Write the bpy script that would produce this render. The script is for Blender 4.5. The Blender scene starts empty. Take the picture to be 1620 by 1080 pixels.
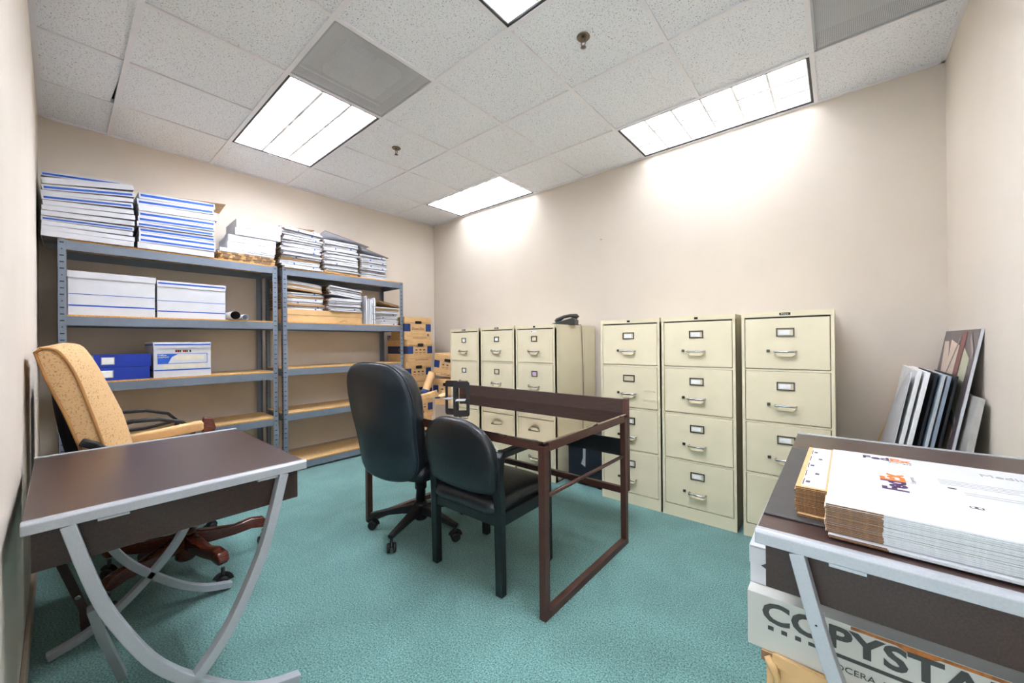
import bpy, bmesh, math, random
from mathutils import Vector, Matrix
random.seed(7)
S = bpy.context.scene
COL = S.collection
PI = math.pi
FT = .3048
H = 2.78                 # ceiling height
LX, LY = 4.855, 3.349    # room: X 0..LX along the cabinet wall, Y -LY..0 along the shelf wall
GA, GB = .592, .576      # ceiling grid offsets

# ------------------------------------------------------------------ camera
yaw, pitch, roll = .677887, .002433, -.009742
fpx = 603.54
cy_, sy_ = math.cos(yaw), math.sin(yaw)
cp_, sp_ = math.cos(pitch), math.sin(pitch)
fw = Vector((-sy_*cp_, cy_*cp_, sp_)); rt = Vector((cy_, sy_, 0)); up = rt.cross(fw)
c_, s_ = math.cos(roll), math.sin(roll)
r2 = rt*c_ + up*s_; u2 = -rt*s_ + up*c_
cam_d = bpy.data.cameras.new('camera'); cam = bpy.data.objects.new('camera', cam_d); COL.objects.link(cam)
M = Matrix.Identity(4)
for i in range(3):
    M[i][0] = r2[i]; M[i][1] = u2[i]; M[i][2] = -fw[i]
M[0][3], M[1][3], M[2][3] = 4.35513, -3.26679, H-1.61789
cam.matrix_world = M
cam_d.sensor_fit = 'HORIZONTAL'; cam_d.sensor_width = 36
cam_d.lens = 36*fpx/1620; cam_d.shift_x = -31.1/1620
cam_d.clip_start = .01; cam_d.clip_end = 50
S.camera = cam

# ------------------------------------------------------------------ world, exposure
W = bpy.data.worlds.new('world'); S.world = W; W.use_nodes = True
W.node_tree.nodes['Background'].inputs[0].default_value = (.88, .95, 1, 1)
W.node_tree.nodes['Background'].inputs[1].default_value = .75  # soft frontal fill, entering only through the added doorway
S.view_settings.view_transform = 'Standard'; S.view_settings.look = 'None'
S.view_settings.gamma = 1; S.view_settings.use_curve_mapping = False
S.view_settings.exposure = 2.2
TUBE_POWER = 15.5

# ------------------------------------------------------------------ materials
def srgb(r, g, b):
    f = lambda c: (c/255/12.92 if c/255 <= .04045 else ((c/255+.055)/1.055)**2.4)
    return (f(r), f(g), f(b), 1)
MATS = {}
def mat(name, rgb, rough=.5, metal=0, var=.06, scale=20, bump=0, bscale=200, coat=0, emit=0, spec=.5, stretch=None, rgb2=None, lo=.35, hi=.65, alpha=1, trans=0):
    if name in MATS: return MATS[name]
    m = bpy.data.materials.new(name); m.use_nodes = True; nt = m.node_tree; N = nt.nodes; L = nt.links
    b = N['Principled BSDF']
    tc = N.new('ShaderNodeTexCoord'); src = tc.outputs['Object']
    if stretch:
        mp = N.new('ShaderNodeMapping'); mp.inputs['Scale'].default_value = stretch
        L.new(src, mp.inputs[0]); src = mp.outputs[0]
    nz = N.new('ShaderNodeTexNoise'); nz.inputs['Scale'].default_value = scale; nz.inputs['Detail'].default_value = 4
    L.new(src, nz.inputs['Vector'])
    cr = N.new('ShaderNodeValToRGB'); c = srgb(*rgb)
    cr.color_ramp.elements[0].position = lo; cr.color_ramp.elements[1].position = hi
    if rgb2: a, d = c, srgb(*rgb2)
    else:
        a = tuple(x*(1-var) for x in c[:3])+(1,); d = tuple(min(1, x*(1+var)) for x in c[:3])+(1,)
    cr.color_ramp.elements[0].color = a; cr.color_ramp.elements[1].color = d
    L.new(nz.outputs['Fac'], cr.inputs[0]); L.new(cr.outputs[0], b.inputs['Base Color'])
    b.inputs['Roughness'].default_value = rough; b.inputs['Metallic'].default_value = metal
    b.inputs['Specular IOR Level'].default_value = spec
    b.inputs['Coat Weight'].default_value = coat
    if trans: b.inputs['Transmission Weight'].default_value = trans
    if emit:
        b.inputs['Emission Color'].default_value = c; b.inputs['Emission Strength'].default_value = emit
    if bump:
        n2 = N.new('ShaderNodeTexNoise'); n2.inputs['Scale'].default_value = bscale; n2.inputs['Detail'].default_value = 3
        L.new(src, n2.inputs['Vector'])
        bp = N.new('ShaderNodeBump'); bp.inputs['Strength'].default_value = bump; bp.inputs['Distance'].default_value = .004
        L.new(n2.outputs['Fac'], bp.inputs['Height']); L.new(bp.outputs[0], b.inputs['Normal'])
    MATS[name] = m
    return m

wall_m = mat('wall_paint', (222, 211, 198), .85, var=.015, scale=3, bump=.12, bscale=260, spec=.2)
trim_m = mat('baseboard_vinyl', (172, 155, 134), .5)
grid_m = mat('ceiling_tee', (232, 230, 234), .45, var=.01)
cream = mat('cabinet_enamel', (222, 212, 182), .42, var=.02, scale=6, bump=.05, bscale=500)
cream_dk = mat('cabinet_gap', (70, 66, 55), .7)
chrome = mat('chrome', (190, 194, 198), .18, metal=1)
holder_m = mat('label_frame_metal', (95, 92, 88), .3, metal=1)
card_m = mat('label_card', (238, 238, 236), .7)
shelf_grey = mat('shelf_steel', (118, 128, 142), .42, var=.04, spec=.4)
slot_m = mat('punched_slot', (38, 38, 42), .8)
board_m = mat('particle_board', (226, 188, 134), .6, var=.12, scale=60, bump=.1)
board_edge = mat('particle_board_edge', (222, 160, 80), .6, var=.2, scale=150)
white_card = mat('white_cardboard', (208, 209, 214), .6, var=.03, scale=12)
blue_print = mat('blue_print', (22, 88, 190), .5)
kraft = mat('kraft_cardboard', (214, 174, 122), .7, var=.07, scale=14)
kraft_dk = mat('kraft_edge', (132, 102, 74), .8, var=.3, scale=220, stretch=(1, 1, 6))
kraft_fl = mat('kraft_fluted', (124, 90, 60), .8, var=.4, scale=400)
navy_print = mat('navy_print', (28, 60, 120), .55)
ink = mat('dark_ink', (70, 58, 60), .6)
blueA = mat('blue_binder_board', (22, 55, 165), .38, var=.08)
wood_dk = mat('espresso_laminate', (62, 46, 42), .33, var=.18, scale=18, stretch=(1, 14, 14), spec=.45)
wood_top = mat('espresso_desktop', (72, 54, 50), .30, var=.14, scale=18, stretch=(14, 1, 14), bump=.03, bscale=300)
silver = mat('silver_powdercoat', (172, 176, 182), .4, metal=.12, var=.04, scale=300)
glass_m = mat('smoked_mirror_glass', (205, 198, 190), .015, metal=1, var=.01)
desk_brown = mat('brown_steel_frame', (78, 46, 38), .38, var=.08)
leather = mat('black_leather', (30, 32, 38), .33, var=.2, scale=8, bump=.35, bscale=90, spec=.55)
leather_b = mat('blue_black_leather', (38, 48, 58), .36, var=.15, scale=8, bump=.25, bscale=140, spec=.5)
piping_m = mat('leather_piping', (40, 45, 52), .3)
plastic_bk = mat('black_plastic', (30, 30, 33), .42, var=.1)
wood_bk = mat('black_painted_wood', (20, 25, 27), .35, var=.2)
fabric_tan = mat('tan_fabric', (216, 178, 128), .85, scale=150, rgb2=(176, 132, 84), lo=.56, hi=.66, bump=.3, bscale=110)
fabric_tan2 = mat('tan_fabric_plain', (220, 182, 132), .85, scale=30, var=.05)
tan_pipe = mat('tan_piping', (176, 128, 72), .7)
mahog = mat('mahogany', (98, 44, 30), .22, scale=14, var=.25, stretch=(3, 3, 12), coat=.4)
fab_bk = mat('black_fabric', (38, 37, 42), .9, var=.2, scale=200)
phone_m = mat('phone_plastic', (52, 50, 50), .4)
phone_g = mat('phone_grey', (118, 124, 132), .5)
teal_m = mat('phone_teal_strip', (90, 170, 175), .5)
red_m = mat('red_plastic', (200, 40, 36), .45)
mat_m = mat('desk_mat_vinyl', (62, 60, 60), .5, var=.1, bump=.2, bscale=600)
fed_white = mat('coated_white_board', (206, 209, 213), .42, var=.01)
fed_grey = mat('white_board_edges', (190, 196, 200), .6, var=.18, scale=200, stretch=(1, 1, 3))
purple = mat('purple_ink', (70, 42, 88), .5); orange = mat('orange_ink', (240, 120, 40), .5)
grey_ink = mat('grey_ink', (165, 168, 172), .6); char_ink = mat('charcoal_ink', (66, 68, 66), .6)
white_pl = mat('white_plastic', (236, 236, 234), .35)
copy_card = mat('aged_white_cardboard', (196, 195, 188), .6, var=.05, scale=4)
rust = mat('brown_stain', (168, 104, 52), .8, var=.3, scale=60)
brass = mat('sprinkler_metal', (120, 108, 96), .3, metal=1)
louver_m = mat('louver_enamel', (246, 245, 243), .35, var=.01)
lt_dark = mat('fixture_dark_edge', (48, 46, 50), .5)
tube_m = mat('lit_tube', (238, 243, 255), .5, emit=TUBE_POWER)
tube_dim = mat('lit_tube_weak', (240, 245, 255), .5, emit=TUBE_POWER*.28)
plenum = mat('dark_void', (18, 18, 18), .9)

def carpet_mat():
    m = bpy.data.materials.new('teal_carpet'); m.use_nodes = True; nt = m.node_tree; N = nt.nodes; L = nt.links
    b = N['Principled BSDF']; tc = N.new('ShaderNodeTexCoord')
    n1 = N.new('ShaderNodeTexNoise'); n1.inputs['Scale'].default_value = 170; n1.inputs['Detail'].default_value = 4
    n2 = N.new('ShaderNodeTexNoise'); n2.inputs['Scale'].default_value = 3.4; n2.inputs['Detail'].default_value = 6; n2.inputs['Distortion'].default_value = .5
    for n in (n1, n2): L.new(tc.outputs['Object'], n.inputs['Vector'])
    r1 = N.new('ShaderNodeValToRGB'); r1.color_ramp.elements[0].position = .3; r1.color_ramp.elements[1].position = .7
    r1.color_ramp.elements[0].color = srgb(42, 96, 96); r1.color_ramp.elements[1].color = srgb(142, 184, 178)
    r2_ = N.new('ShaderNodeValToRGB'); r2_.color_ramp.elements[0].position = .35; r2_.color_ramp.elements[1].position = .68
    r2_.color_ramp.elements[0].color = (.88, .88, .88, 1); r2_.color_ramp.elements[1].color = (1.10, 1.10, 1.10, 1)
    L.new(n1.outputs['Fac'], r1.inputs[0]); L.new(n2.outputs['Fac'], r2_.inputs[0])
    mx = N.new('ShaderNodeMix'); mx.data_type = 'RGBA'; mx.blend_type = 'MULTIPLY'; mx.inputs[0].default_value = 1
    L.new(r1.outputs[0], mx.inputs[6]); L.new(r2_.outputs[0], mx.inputs[7]); L.new(mx.outputs[2], b.inputs['Base Color'])
    b.inputs['Roughness'].default_value = .95; b.inputs['Sheen Weight'].default_value = .25; b.inputs['Specular IOR Level'].default_value = .1
    bp = N.new('ShaderNodeBump'); bp.inputs['Strength'].default_value = .5; bp.inputs['Distance'].default_value = .004
    L.new(n1.outputs['Fac'], bp.inputs['Height']); L.new(bp.outputs[0], b.inputs['Normal'])
    return m
def tile_mat():
    m = bpy.data.materials.new('acoustic_tile'); m.use_nodes = True; nt = m.node_tree; N = nt.nodes; L = nt.links
    b = N['Principled BSDF']; tc = N.new('ShaderNodeTexCoord')
    v = N.new('ShaderNodeTexNoise'); v.inputs['Scale'].default_value = 165; v.inputs['Detail'].default_value = 1.5; v.inputs['Distortion'].default_value = .8
    L.new(tc.outputs['Object'], v.inputs['Vector'])
    r = N.new('ShaderNodeValToRGB'); r.color_ramp.elements[0].position = .33; r.color_ramp.elements[1].position = .39
    r.color_ramp.elements[0].color = srgb(152, 152, 152); r.color_ramp.elements[1].color = srgb(236, 238, 243)
    L.new(v.outputs['Fac'], r.inputs[0]); L.new(r.outputs[0], b.inputs['Base Color'])
    b.inputs['Roughness'].default_value = .9; b.inputs['Specular IOR Level'].default_value = .15
    return m
def perf_mat():
    m = bpy.data.materials.new('perforated_metal'); m.use_nodes = True; nt = m.node_tree; N = nt.nodes; L = nt.links
    b = N['Principled BSDF']; b.inputs['Base Color'].default_value = srgb(206, 207, 210); b.inputs['Roughness'].default_value = .45
    tc = N.new('ShaderNodeTexCoord'); v = N.new('ShaderNodeTexVoronoi'); v.voronoi_dimensions = '2D'; v.inputs['Scale'].default_value = 130; v.inputs['Randomness'].default_value = 0
    L.new(tc.outputs['Object'], v.inputs['Vector'])
    r = N.new('ShaderNodeValToRGB'); r.color_ramp.elements[0].position = .30; r.color_ramp.elements[1].position = .36
    L.new(v.outputs['Distance'], r.inputs[0]); L.new(r.outputs[0], b.inputs['Alpha'])
    return m
carpet = carpet_mat(); tile_m = tile_mat(); perf = perf_mat()

# ------------------------------------------------------------------ mesh helpers
class MB:
    def __init__(s): s.bm = bmesh.new(); s.mats = []
    def mi(s, m):
        if m not in s.mats: s.mats.append(m)
        return s.mats.index(m)
    def face(s, pts, m, smooth=False):
        f = s.bm.faces.new([s.bm.verts.new(p) for p in pts]); f.material_index = s.mi(m); f.smooth = smooth; return f
    def box(s, x0, x1, y0, y1, z0, z1, m, T=None):
        V = [Vector((x, y, z)) for x in (x0, x1) for y in (y0, y1) for z in (z0, z1)]
        if T: V = [T @ v for v in V]
        v = [s.bm.verts.new(p) for p in V]
        for q in ((0, 1, 3, 2), (4, 6, 7, 5), (0, 4, 5, 1), (2, 3, 7, 6), (0, 2, 6, 4), (1, 5, 7, 3)):
            f = s.bm.faces.new([v[i] for i in q]); f.material_index = s.mi(m)
        return s
    def bar(s, a, b, w, h, m, upv=(0, 0, 1), roll=0):
        a, b = Vector(a), Vector(b); d = (b-a).normalized(); u = Vector(upv)
        if abs(d.dot(u)) > .98: u = Vector((0, 1, 0))
        r = d.cross(u).normalized(); u = r.cross(d)
        P = [[c + r*(w/2*i) + u*(h/2*j) for i, j in ((-1, -1), (1, -1), (1, 1), (-1, 1))] for c in (a, b)]
        v = [[s.bm.verts.new(p) for p in q] for q in P]; k = s.mi(m)
        for i in range(4):
            s.bm.faces.new([v[0][i], v[0][(i+1) % 4], v[1][(i+1) % 4], v[1][i]]).material_index = k
        s.bm.faces.new(v[0][::-1]).material_index = k; s.bm.faces.new(v[1]).material_index = k
        return s
    def sweep(s, pts, w, h, m, upv=(0, 0, 1), smooth=False):     # rectangular section along a path
        pts = [Vector(p) for p in pts]; rings = []; k = s.mi(m)
        for i, p in enumerate(pts):
            d = (pts[min(i+1, len(pts)-1)]-pts[max(i-1, 0)]).normalized(); u = Vector(upv)
            r = d.cross(u).normalized(); u = r.cross(d)
            ww = w[i] if isinstance(w, (list, tuple)) else w; hh = h[i] if isinstance(h, (list, tuple)) else h
            rings.append([s.bm.verts.new(p + r*(ww/2*a) + u*(hh/2*b)) for a, b in ((-1, -1), (1, -1), (1, 1), (-1, 1))])
        for A, B in zip(rings, rings[1:]):
            for i in range(4):
                f = s.bm.faces.new([A[i], A[(i+1) % 4], B[(i+1) % 4], B[i]]); f.material_index = k; f.smooth = smooth
        s.bm.faces.new(rings[0][::-1]).material_index = k; s.bm.faces.new(rings[-1]).material_index = k
        return s
    def tube(s, pts, r, m, n=10, cap=True, closed=False):
        pts = [Vector(p) for p in pts]; rings = []; k = s.mi(m); L_ = len(pts); ref = None
        for i, p in enumerate(pts):
            if closed: d = (pts[(i+1) % L_]-pts[i-1]).normalized()
            else: d = (pts[min(i+1, L_-1)]-pts[max(i-1, 0)]).normalized()
            if ref is None: ref = Vector((0, 0, 1)) if abs(d.z) < .9 else Vector((0, 1, 0))
            a = d.cross(ref).normalized(); ref = a.cross(d).normalized()
            rr = r[i] if isinstance(r, (list, tuple)) else r
            rings.append([s.bm.verts.new(p + a*(rr*math.cos(t*2*PI/n)) + ref*(rr*math.sin(t*2*PI/n))) for t in range(n)])
        pr = list(zip(rings, rings[1:])) + ([(rings[-1], rings[0])] if closed else [])
        for A, B in pr:
            for i in range(n):
                f = s.bm.faces.new([A[i], A[(i+1) % n], B[(i+1) % n], B[i]]); f.material_index = k; f.smooth = True
        if cap and not closed:
            s.bm.faces.new(rings[0][::-1]).material_index = k; s.bm.faces.new(rings[-1]).material_index = k
        return s
    def lathe(s, prof, m, n=24, T=None):                           # (r, z) profile about Z
        rings = []; k = s.mi(m)
        for r, z in prof:
            q = [Vector((r*math.cos(t*2*PI/n), r*math.sin(t*2*PI/n), z)) for t in range(n)]
            rings.append([s.bm.verts.new(T @ p if T else p) for p in q])
        for A, B in zip(rings, rings[1:]):
            for i in range(n):
                f = s.bm.faces.new([A[i], A[(i+1) % n], B[(i+1) % n], B[i]]); f.material_index = k; f.smooth = True
        s.bm.faces.new(rings[0][::-1]).material_index = k; s.bm.faces.new(rings[-1]).material_index = k
        return s
    def prism(s, pts, d, m, ms=None):                               # polygon (3D points) extruded by vector d
        d = Vector(d); a = [s.bm.verts.new(Vector(p)) for p in pts]; b = [s.bm.verts.new(Vector(p)+d) for p in pts]
        k = s.mi(m); k2 = s.mi(ms) if ms else k; n = len(pts)
        s.bm.faces.new(a).material_index = k; s.bm.faces.new(b[::-1]).material_index = k
        for i in range(n): s.bm.faces.new([a[i], b[i], b[(i+1) % n], a[(i+1) % n]]).material_index = k2
        return s
    def pad(s, outline, prof, m, fn, dome=.0):
        """cushion: closed 2D outline, profile [(inset, w)], mapped by fn(u,v,w); ends capped with a domed centre"""
        n = len(outline); cu = sum(p[0] for p in outline)/n; cv = sum(p[1] for p in outline)/n; k = s.mi(m); rings = []
        R = max(math.hypot(p[0]-cu, p[1]-cv) for p in outline)
        def ring(ins, w): return [s.bm.verts.new(fn(cu+(u-cu)*(1-ins/R), cv+(v-cv)*(1-ins/R), w)) for u, v in outline]
        for ins, w in prof: rings.append(ring(ins, w))
        def close(i, sg):
            ins, w = prof[i]; base = rings[i]; out = []
            for q in (.35, .7, .9):
                t = ins + (R-ins)*q
                out.append(ring(t, w + sg*dome*(1-(1-q)**2)))
            return out
        A = close(0, -1); B = close(-1, 1)
        seq = A[::-1] + rings + B
        for P, Q in zip(seq, seq[1:]):
            for i in range(n):
                f = s.bm.faces.new([P[i], P[(i+1) % n], Q[(i+1) % n], Q[i]]); f.material_index = k; f.smooth = True
        for rg in (seq[0][::-1], seq[-1]):
            f = s.bm.faces.new(rg); f.material_index = k; f.smooth = True
        return s
    def build(s, name, parent=None, bevel=0, seg=2, sub=0, T=None):
        if T: bmesh.ops.transform(s.bm, matrix=T, verts=s.bm.verts)
        bmesh.ops.recalc_face_normals(s.bm, faces=s.bm.faces)
        me = bpy.data.meshes.new(name); s.bm.to_mesh(me); s.bm.free()
        for m in s.mats: me.materials.append(m)
        o = bpy.data.objects.new(name, me); COL.objects.link(o)
        if parent: o.parent = parent
        if bevel:
            b = o.modifiers.new('bevel', 'BEVEL'); b.width = bevel; b.segments = seg; b.limit_method = 'ANGLE'; b.angle_limit = .7; b.harden_normals = False
        if sub:
            b = o.modifiers.new('sub', 'SUBSURF'); b.levels = sub; b.render_levels = sub
        return o

def tag(o, label, cat=None, group=None):
    o['label'] = label
    if cat: o['category'] = cat
    if group: o['group'] = group
    return o
def struct(o): o['kind'] = 'structure'; return o
def thing(name, label, cat, loc=(0, 0, 0), rz=0, group=None, rot=None):
    o = bpy.data.objects.new(name, None); COL.objects.link(o); o.location = loc
    o.rotation_euler = rot if rot else (0, 0, rz); o.empty_display_size = .05
    return tag(o, label, cat, group)
def copy_tree(o, parent=None):
    c = o.copy(); COL.objects.link(c); c.parent = parent
    for ch in o.children: copy_tree(ch, c)
    return c
def text(name, st, org, u, v, w, h, m, parent=None, bold=0.0, depth=.0004, shear=0):
    """flat lettering scaled to w x h, lower-left corner at org, along unit vectors u (right) and v (up)"""
    cu = bpy.data.curves.new('lettering', 'FONT'); cu.body = st; cu.extrude = .01; cu.offset = bold; cu.shear = shear; cu.resolution_u = 3
    to = bpy.data.objects.new('lettering', cu); COL.objects.link(to)
    dg = bpy.context.evaluated_depsgraph_get(); dg.update()
    me = bpy.data.meshes.new_from_object(to.evaluated_get(dg))
    bpy.data.objects.remove(to); bpy.data.curves.remove(cu)
    xs = [p.co.x for p in me.vertices]; ys = [p.co.y for p in me.vertices]
    x0, x1, y0, y1 = min(xs), max(xs), min(ys), max(ys)
    u = Vector(u).normalized(); v = Vector(v).normalized(); nrm = u.cross(v)
    for p in me.vertices:
        a = (p.co.x-x0)/(x1-x0)*w; b = (p.co.y-y0)/(y1-y0)*h; c = (p.co.z+.01)/.02*depth
        p.co = Vector(org) + u*a + v*b + nrm*c
    me.materials.clear(); me.materials.append(m); me.name = name
    o = bpy.data.objects.new(name, me); COL.objects.link(o)
    if parent: o.parent = parent
    return o
def arc(p0, p1, p2, n=12):   # quadratic bezier
    p0, p1, p2 = Vector(p0), Vector(p1), Vector(p2)
    return [p0*(1-t)**2 + p1*2*t*(1-t) + p2*t*t for t in [i/n for i in range(n+1)]]
def rrect(w, h, r, n=6, cx=0, cy=0):
    P = []
    for sx, sy, a0 in ((1, 1, 0), (-1, 1, 90), (-1, -1, 180), (1, -1, 270)):
        for i in range(n+1):
            a = math.radians(a0+90*i/n); P.append((cx+sx*(w/2-r)+r*math.cos(a), cy+sy*(h/2-r)+r*math.sin(a)))
    return P
def smooth_path(P, n=4):
    P = [Vector(p) for p in P]; out = []
    for i in range(len(P)-1):
        p0, p1, p2, p3 = P[max(i-1, 0)], P[i], P[i+1], P[min(i+2, len(P)-1)]
        for j in range(n):
            t = j/n; out.append(.5*((2*p1)+(-p0+p2)*t+(2*p0-5*p1+4*p2-p3)*t*t+(-p0+3*p1-3*p2+p3)*t**3))
    out.append(P[-1]); return out
def smooth_closed(P, n=4):   # Catmull-Rom through points
    out = []; L_ = len(P)
    for i in range(L_):
        p0, p1, p2, p3 = [Vector((*P[(i+k) % L_], 0)) for k in (-1, 0, 1, 2)]
        for j in range(n):
            t = j/n; q = .5*((2*p1)+(-p0+p2)*t+(2*p0-5*p1+4*p2-p3)*t*t+(-p0+3*p1-3*p2+p3)*t**3); out.append((q.x, q.y))
    return out

# ------------------------------------------------------------------ room shell
T_ = .1
struct(MB().box(-T_, LX+T_, -LY-1.6, T_, -.1, 0, carpet).build('floor'))
struct(MB().box(-T_, LX+T_, 0, T_, 0, 3.0, wall_m).build('wall_back'))
struct(MB().box(-T_, 0, -LY-T_, T_, 0, 3.0, wall_m).build('wall_left'))
struct(MB().box(LX, LX+T_, -LY-T_, T_, 0, 3.0, wall_m).build('wall_right'))
DX0, DX1, DH = 3.90, 4.80, 2.10      # assumed open doorway behind the camera, added to let in fill light
wf = MB(); wf.box(-T_, DX0, -LY-T_, -LY, 0, 3.0, wall_m); wf.box(DX1, LX+T_, -LY-T_, -LY, 0, 3.0, wall_m); wf.box(DX0, DX1, -LY-T_, -LY, DH, 3.0, wall_m)
struct(wf.build('wall_front'))
dj = MB(); jm = mat('door_frame_paint', (120, 108, 98), .4)
for q in ((DX0, DX0+.02), (DX1-.02, DX1)): dj.box(q[0], q[1], -LY-T_-.01, -LY-.002, 0, DH, jm)
dj.box(DX0, DX1, -LY-T_-.01, -LY-.002, DH-.02, DH, jm); struct(dj.build('fill_doorway'))  # frame around the added fill-light opening
for nm, a in (('baseboard_back', (0, LX, -.012, 0)), ('baseboard_left', (0, .012, -LY, 0)), ('baseboard_right', (LX-.012, LX, -LY, 0)), ('baseboard_front', (0, 3.9, -LY, -LY+.012))):
    struct(MB().box(a[0], a[1], a[2], a[3], 0, .1, trim_m).build(nm, bevel=.003))

XL = [0] + [GA+2*FT*k for k in range(7)] + [LX]
YL = [0] + [-(GB+2*FT*k) for k in range(5)] + [-LY]
def X_(k): return GA+2*FT*k
def Y_(k): return -(GB+2*FT*k)
lights = [(X_(0), X_(2), Y_(3), Y_(2)), (X_(4), X_(6), Y_(3), Y_(2)), (X_(0), X_(2), Y_(0), 0), (X_(4), X_(6), Y_(0), 0)]
grilles = [(X_(2), X_(3), Y_(3), Y_(2)), (X_(6), LX, Y_(1), Y_(0))]
def occupied(xa, ya):
    for a in lights+grilles:
        if a[0]-.01 < xa < a[1]+.01 and a[2]-.01 < ya < a[3]+.01: return True
    return False
cb = MB()
for i in range(len(XL)-1):
    for j in range(len(YL)-1):
        xm, ym = (XL[i]+XL[i+1])/2, (YL[j]+YL[j+1])/2
        if occupied(xm, ym): continue
        x0, x1, y0, y1 = XL[i], XL[i+1], YL[j+1], YL[j]
        if i == 1 and j == 5:      # the slipped tile by the wall: one end has shifted and shows the dark void
            cb.prism([(x0+.012, y0, H+.006), (x1, y0, H+.006), (x1, y1-.004, H+.006), (x0+.012, y1-.028, H+.006)], (0, 0, .015), tile_m)
        else:
            cb.box(x0, x1, y0, y1, H+.008, H+.02, tile_m)
ceil = struct(cb.build('ceiling'))
tb = MB(); w = .012
for i in range(1, len(XL)-1):
    for j in range(len(YL)-1):
        ym = (YL[j]+YL[j+1])/2
        if occupied(XL[i]-.05, ym) and occupied(XL[i]+.05, ym) and i in (2, 6): continue
        tb.box(XL[i]-w, XL[i]+w, YL[j+1], YL[j], H-.0003, H+.03, grid_m)
for j in range(1, len(YL)-1):
    tb.box(0, LX, YL[j]-w, YL[j]+w, H-.001, H+.03, grid_m)
for a in ((0, LX, -.022, 0), (0, LX, -LY, -LY+.022), (0, .022, -LY, 0), (LX-.022, LX, -LY, 0)):
    tb.box(*a, H-.0015, H+.02, grid_m)
tb.build('ceiling_grid', ceil)
MB().box(0, LX, -LY, 0, 2.985, 3.0, plenum).build('plenum_deck', ceil)

# ------------------------------------------------------------------ ceiling fixtures
def troffer(a, label, tm=None):
    x0, x1, y0, y1 = a; x0 += .013; x1 -= .013; y0 += .013; y1 -= .013
    if y1 > -.05: y1 = -.026
    cx, cy = (x0+x1)/2, (y0+y1)/2
    t = thing('ceiling_light', label, 'ceiling light', (cx, cy, H+.002), group=None)
    L_, Wd = x1-x0, y1-y0; hx, hy = L_/2, Wd/2
    f = MB()
    for q in ((-hx, hx, -hy, -hy+.012), (-hx, hx, hy-.012, hy), (-hx, -hx+.012, -hy, hy), (hx-.012, hx, -hy, hy)):
        f.box(*q, 0, .085, lt_dark)
    f.build('frame', t)
    p = MB(); d = .085; e = .012
    p.box(-hx, hx, -hy, hy, d, d+.01, louver_m)
    for q in ((-hx+e, hx-e, -hy+e, -hy+e+.006), (-hx+e, hx-e, hy-e-.006, hy-e), (-hx+e, -hx+e+.006, -hy+e, hy-e), (hx-e-.006, hx-e, -hy+e, hy-e)):
        p.box(*q, .004, d, louver_m)
    p.build('reflector_tray', t)
    lv = MB(); ix, iy = hx-.02, hy-.02
    for i in range(1, 6):      # cross blades, V section
        x = -ix+2*ix*i/6
        lv.prism([(x-.0065, -iy, .002), (x+.0065, -iy, .002), (x+.007, -iy, .045), (x-.007, -iy, .045)], (0, 2*iy, 0), louver_m)
    for j in range(1, 3):
        y = -iy+2*iy*j/3
        lv.prism([(-ix, y-.009, .001), (-ix, y+.009, .001), (-ix, y+.016, .048), (-ix, y-.016, .048)], (2*ix, 0, 0), louver_m)
    lv.build('louver', t)
    for j in range(3):
        y = -iy+2*iy*(j+.5)/3
        MB().tube([(-ix+.01, y, .062), (ix-.01, y, .062)], .018, tm or tube_m, 12).build('fluorescent_tube', t)
troffer(lights[0], 'lit ceiling light beside the square vent, above the shelving side of the room')
troffer(lights[1], 'lit ceiling light cut off by the top edge of the photo')
troffer(lights[2], 'lit ceiling light in the far corner, smallest of those along the back wall', tube_dim)
troffer(lights[3], 'large lit ceiling light against the back wall above the filing cabinets', tube_dim)

def grille(a, label, inner):
    x0, x1, y0, y1 = a; x0 += .012; x1 -= .012; y0 += .012; y1 -= .012
    t = thing('ceiling_vent', label, 'air vent', ((x0+x1)/2, (y0+y1)/2, H+.002)); hx, hy = (x1-x0)/2, (y1-y0)/2
    f = MB()
    for q in ((-hx, hx, -hy, -hy+.01), (-hx, hx, hy-.01, hy), (-hx, -hx+.01, -hy, hy), (hx-.01, hx, -hy, hy)): f.box(*q, 0, .02, silver)
    f.build('frame', t)
    MB().box(-hx+.01, hx-.01, -hy+.01, hy-.01, .004, .0055, perf).build('perforated_panel', t)
    b = MB(); b.box(-hx, hx, -hy, hy, .10, .12, mat('duct_grey', (170, 170, 172), .6)); b.build('backing', t)
    if inner:
        g = MB(); lm = mat('deflector_white', (240, 240, 240), .5)
        for k, (sx, sy) in enumerate(((-1, -1), (1, -1), (1, 1), (-1, 1))):
            cx, cy = sx*.085, sy*.085
            for q in ((cx-.075, cx+.075, cy-.075, cy-.07), (cx-.075, cx+.075, cy+.07, cy+.075), (cx-.075, cx-.07, cy-.075, cy+.075), (cx+.07, cx+.075, cy-.075, cy+.075)):
                g.box(*q, .009, .05, lm)
            for i in range(9):
                q = -.062+.0155*i
                if k % 2: g.box(cx-.07, cx+.07, cy+q-.005, cy+q+.005, .009, .04, lm)
                else: g.box(cx+q-.005, cx+q+.005, cy-.07, cy+.07, .009, .04, lm)
            g.box(cx-.018, cx+.018, cy-.018, cy+.018, .007, .02, lm)
        g.build('deflector', t)
grille(grilles[0], 'square grey perforated ceiling vent next to the lit panel', True)
grille(grilles[1], 'grey perforated ceiling vent by the right wall corner', False)

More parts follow.
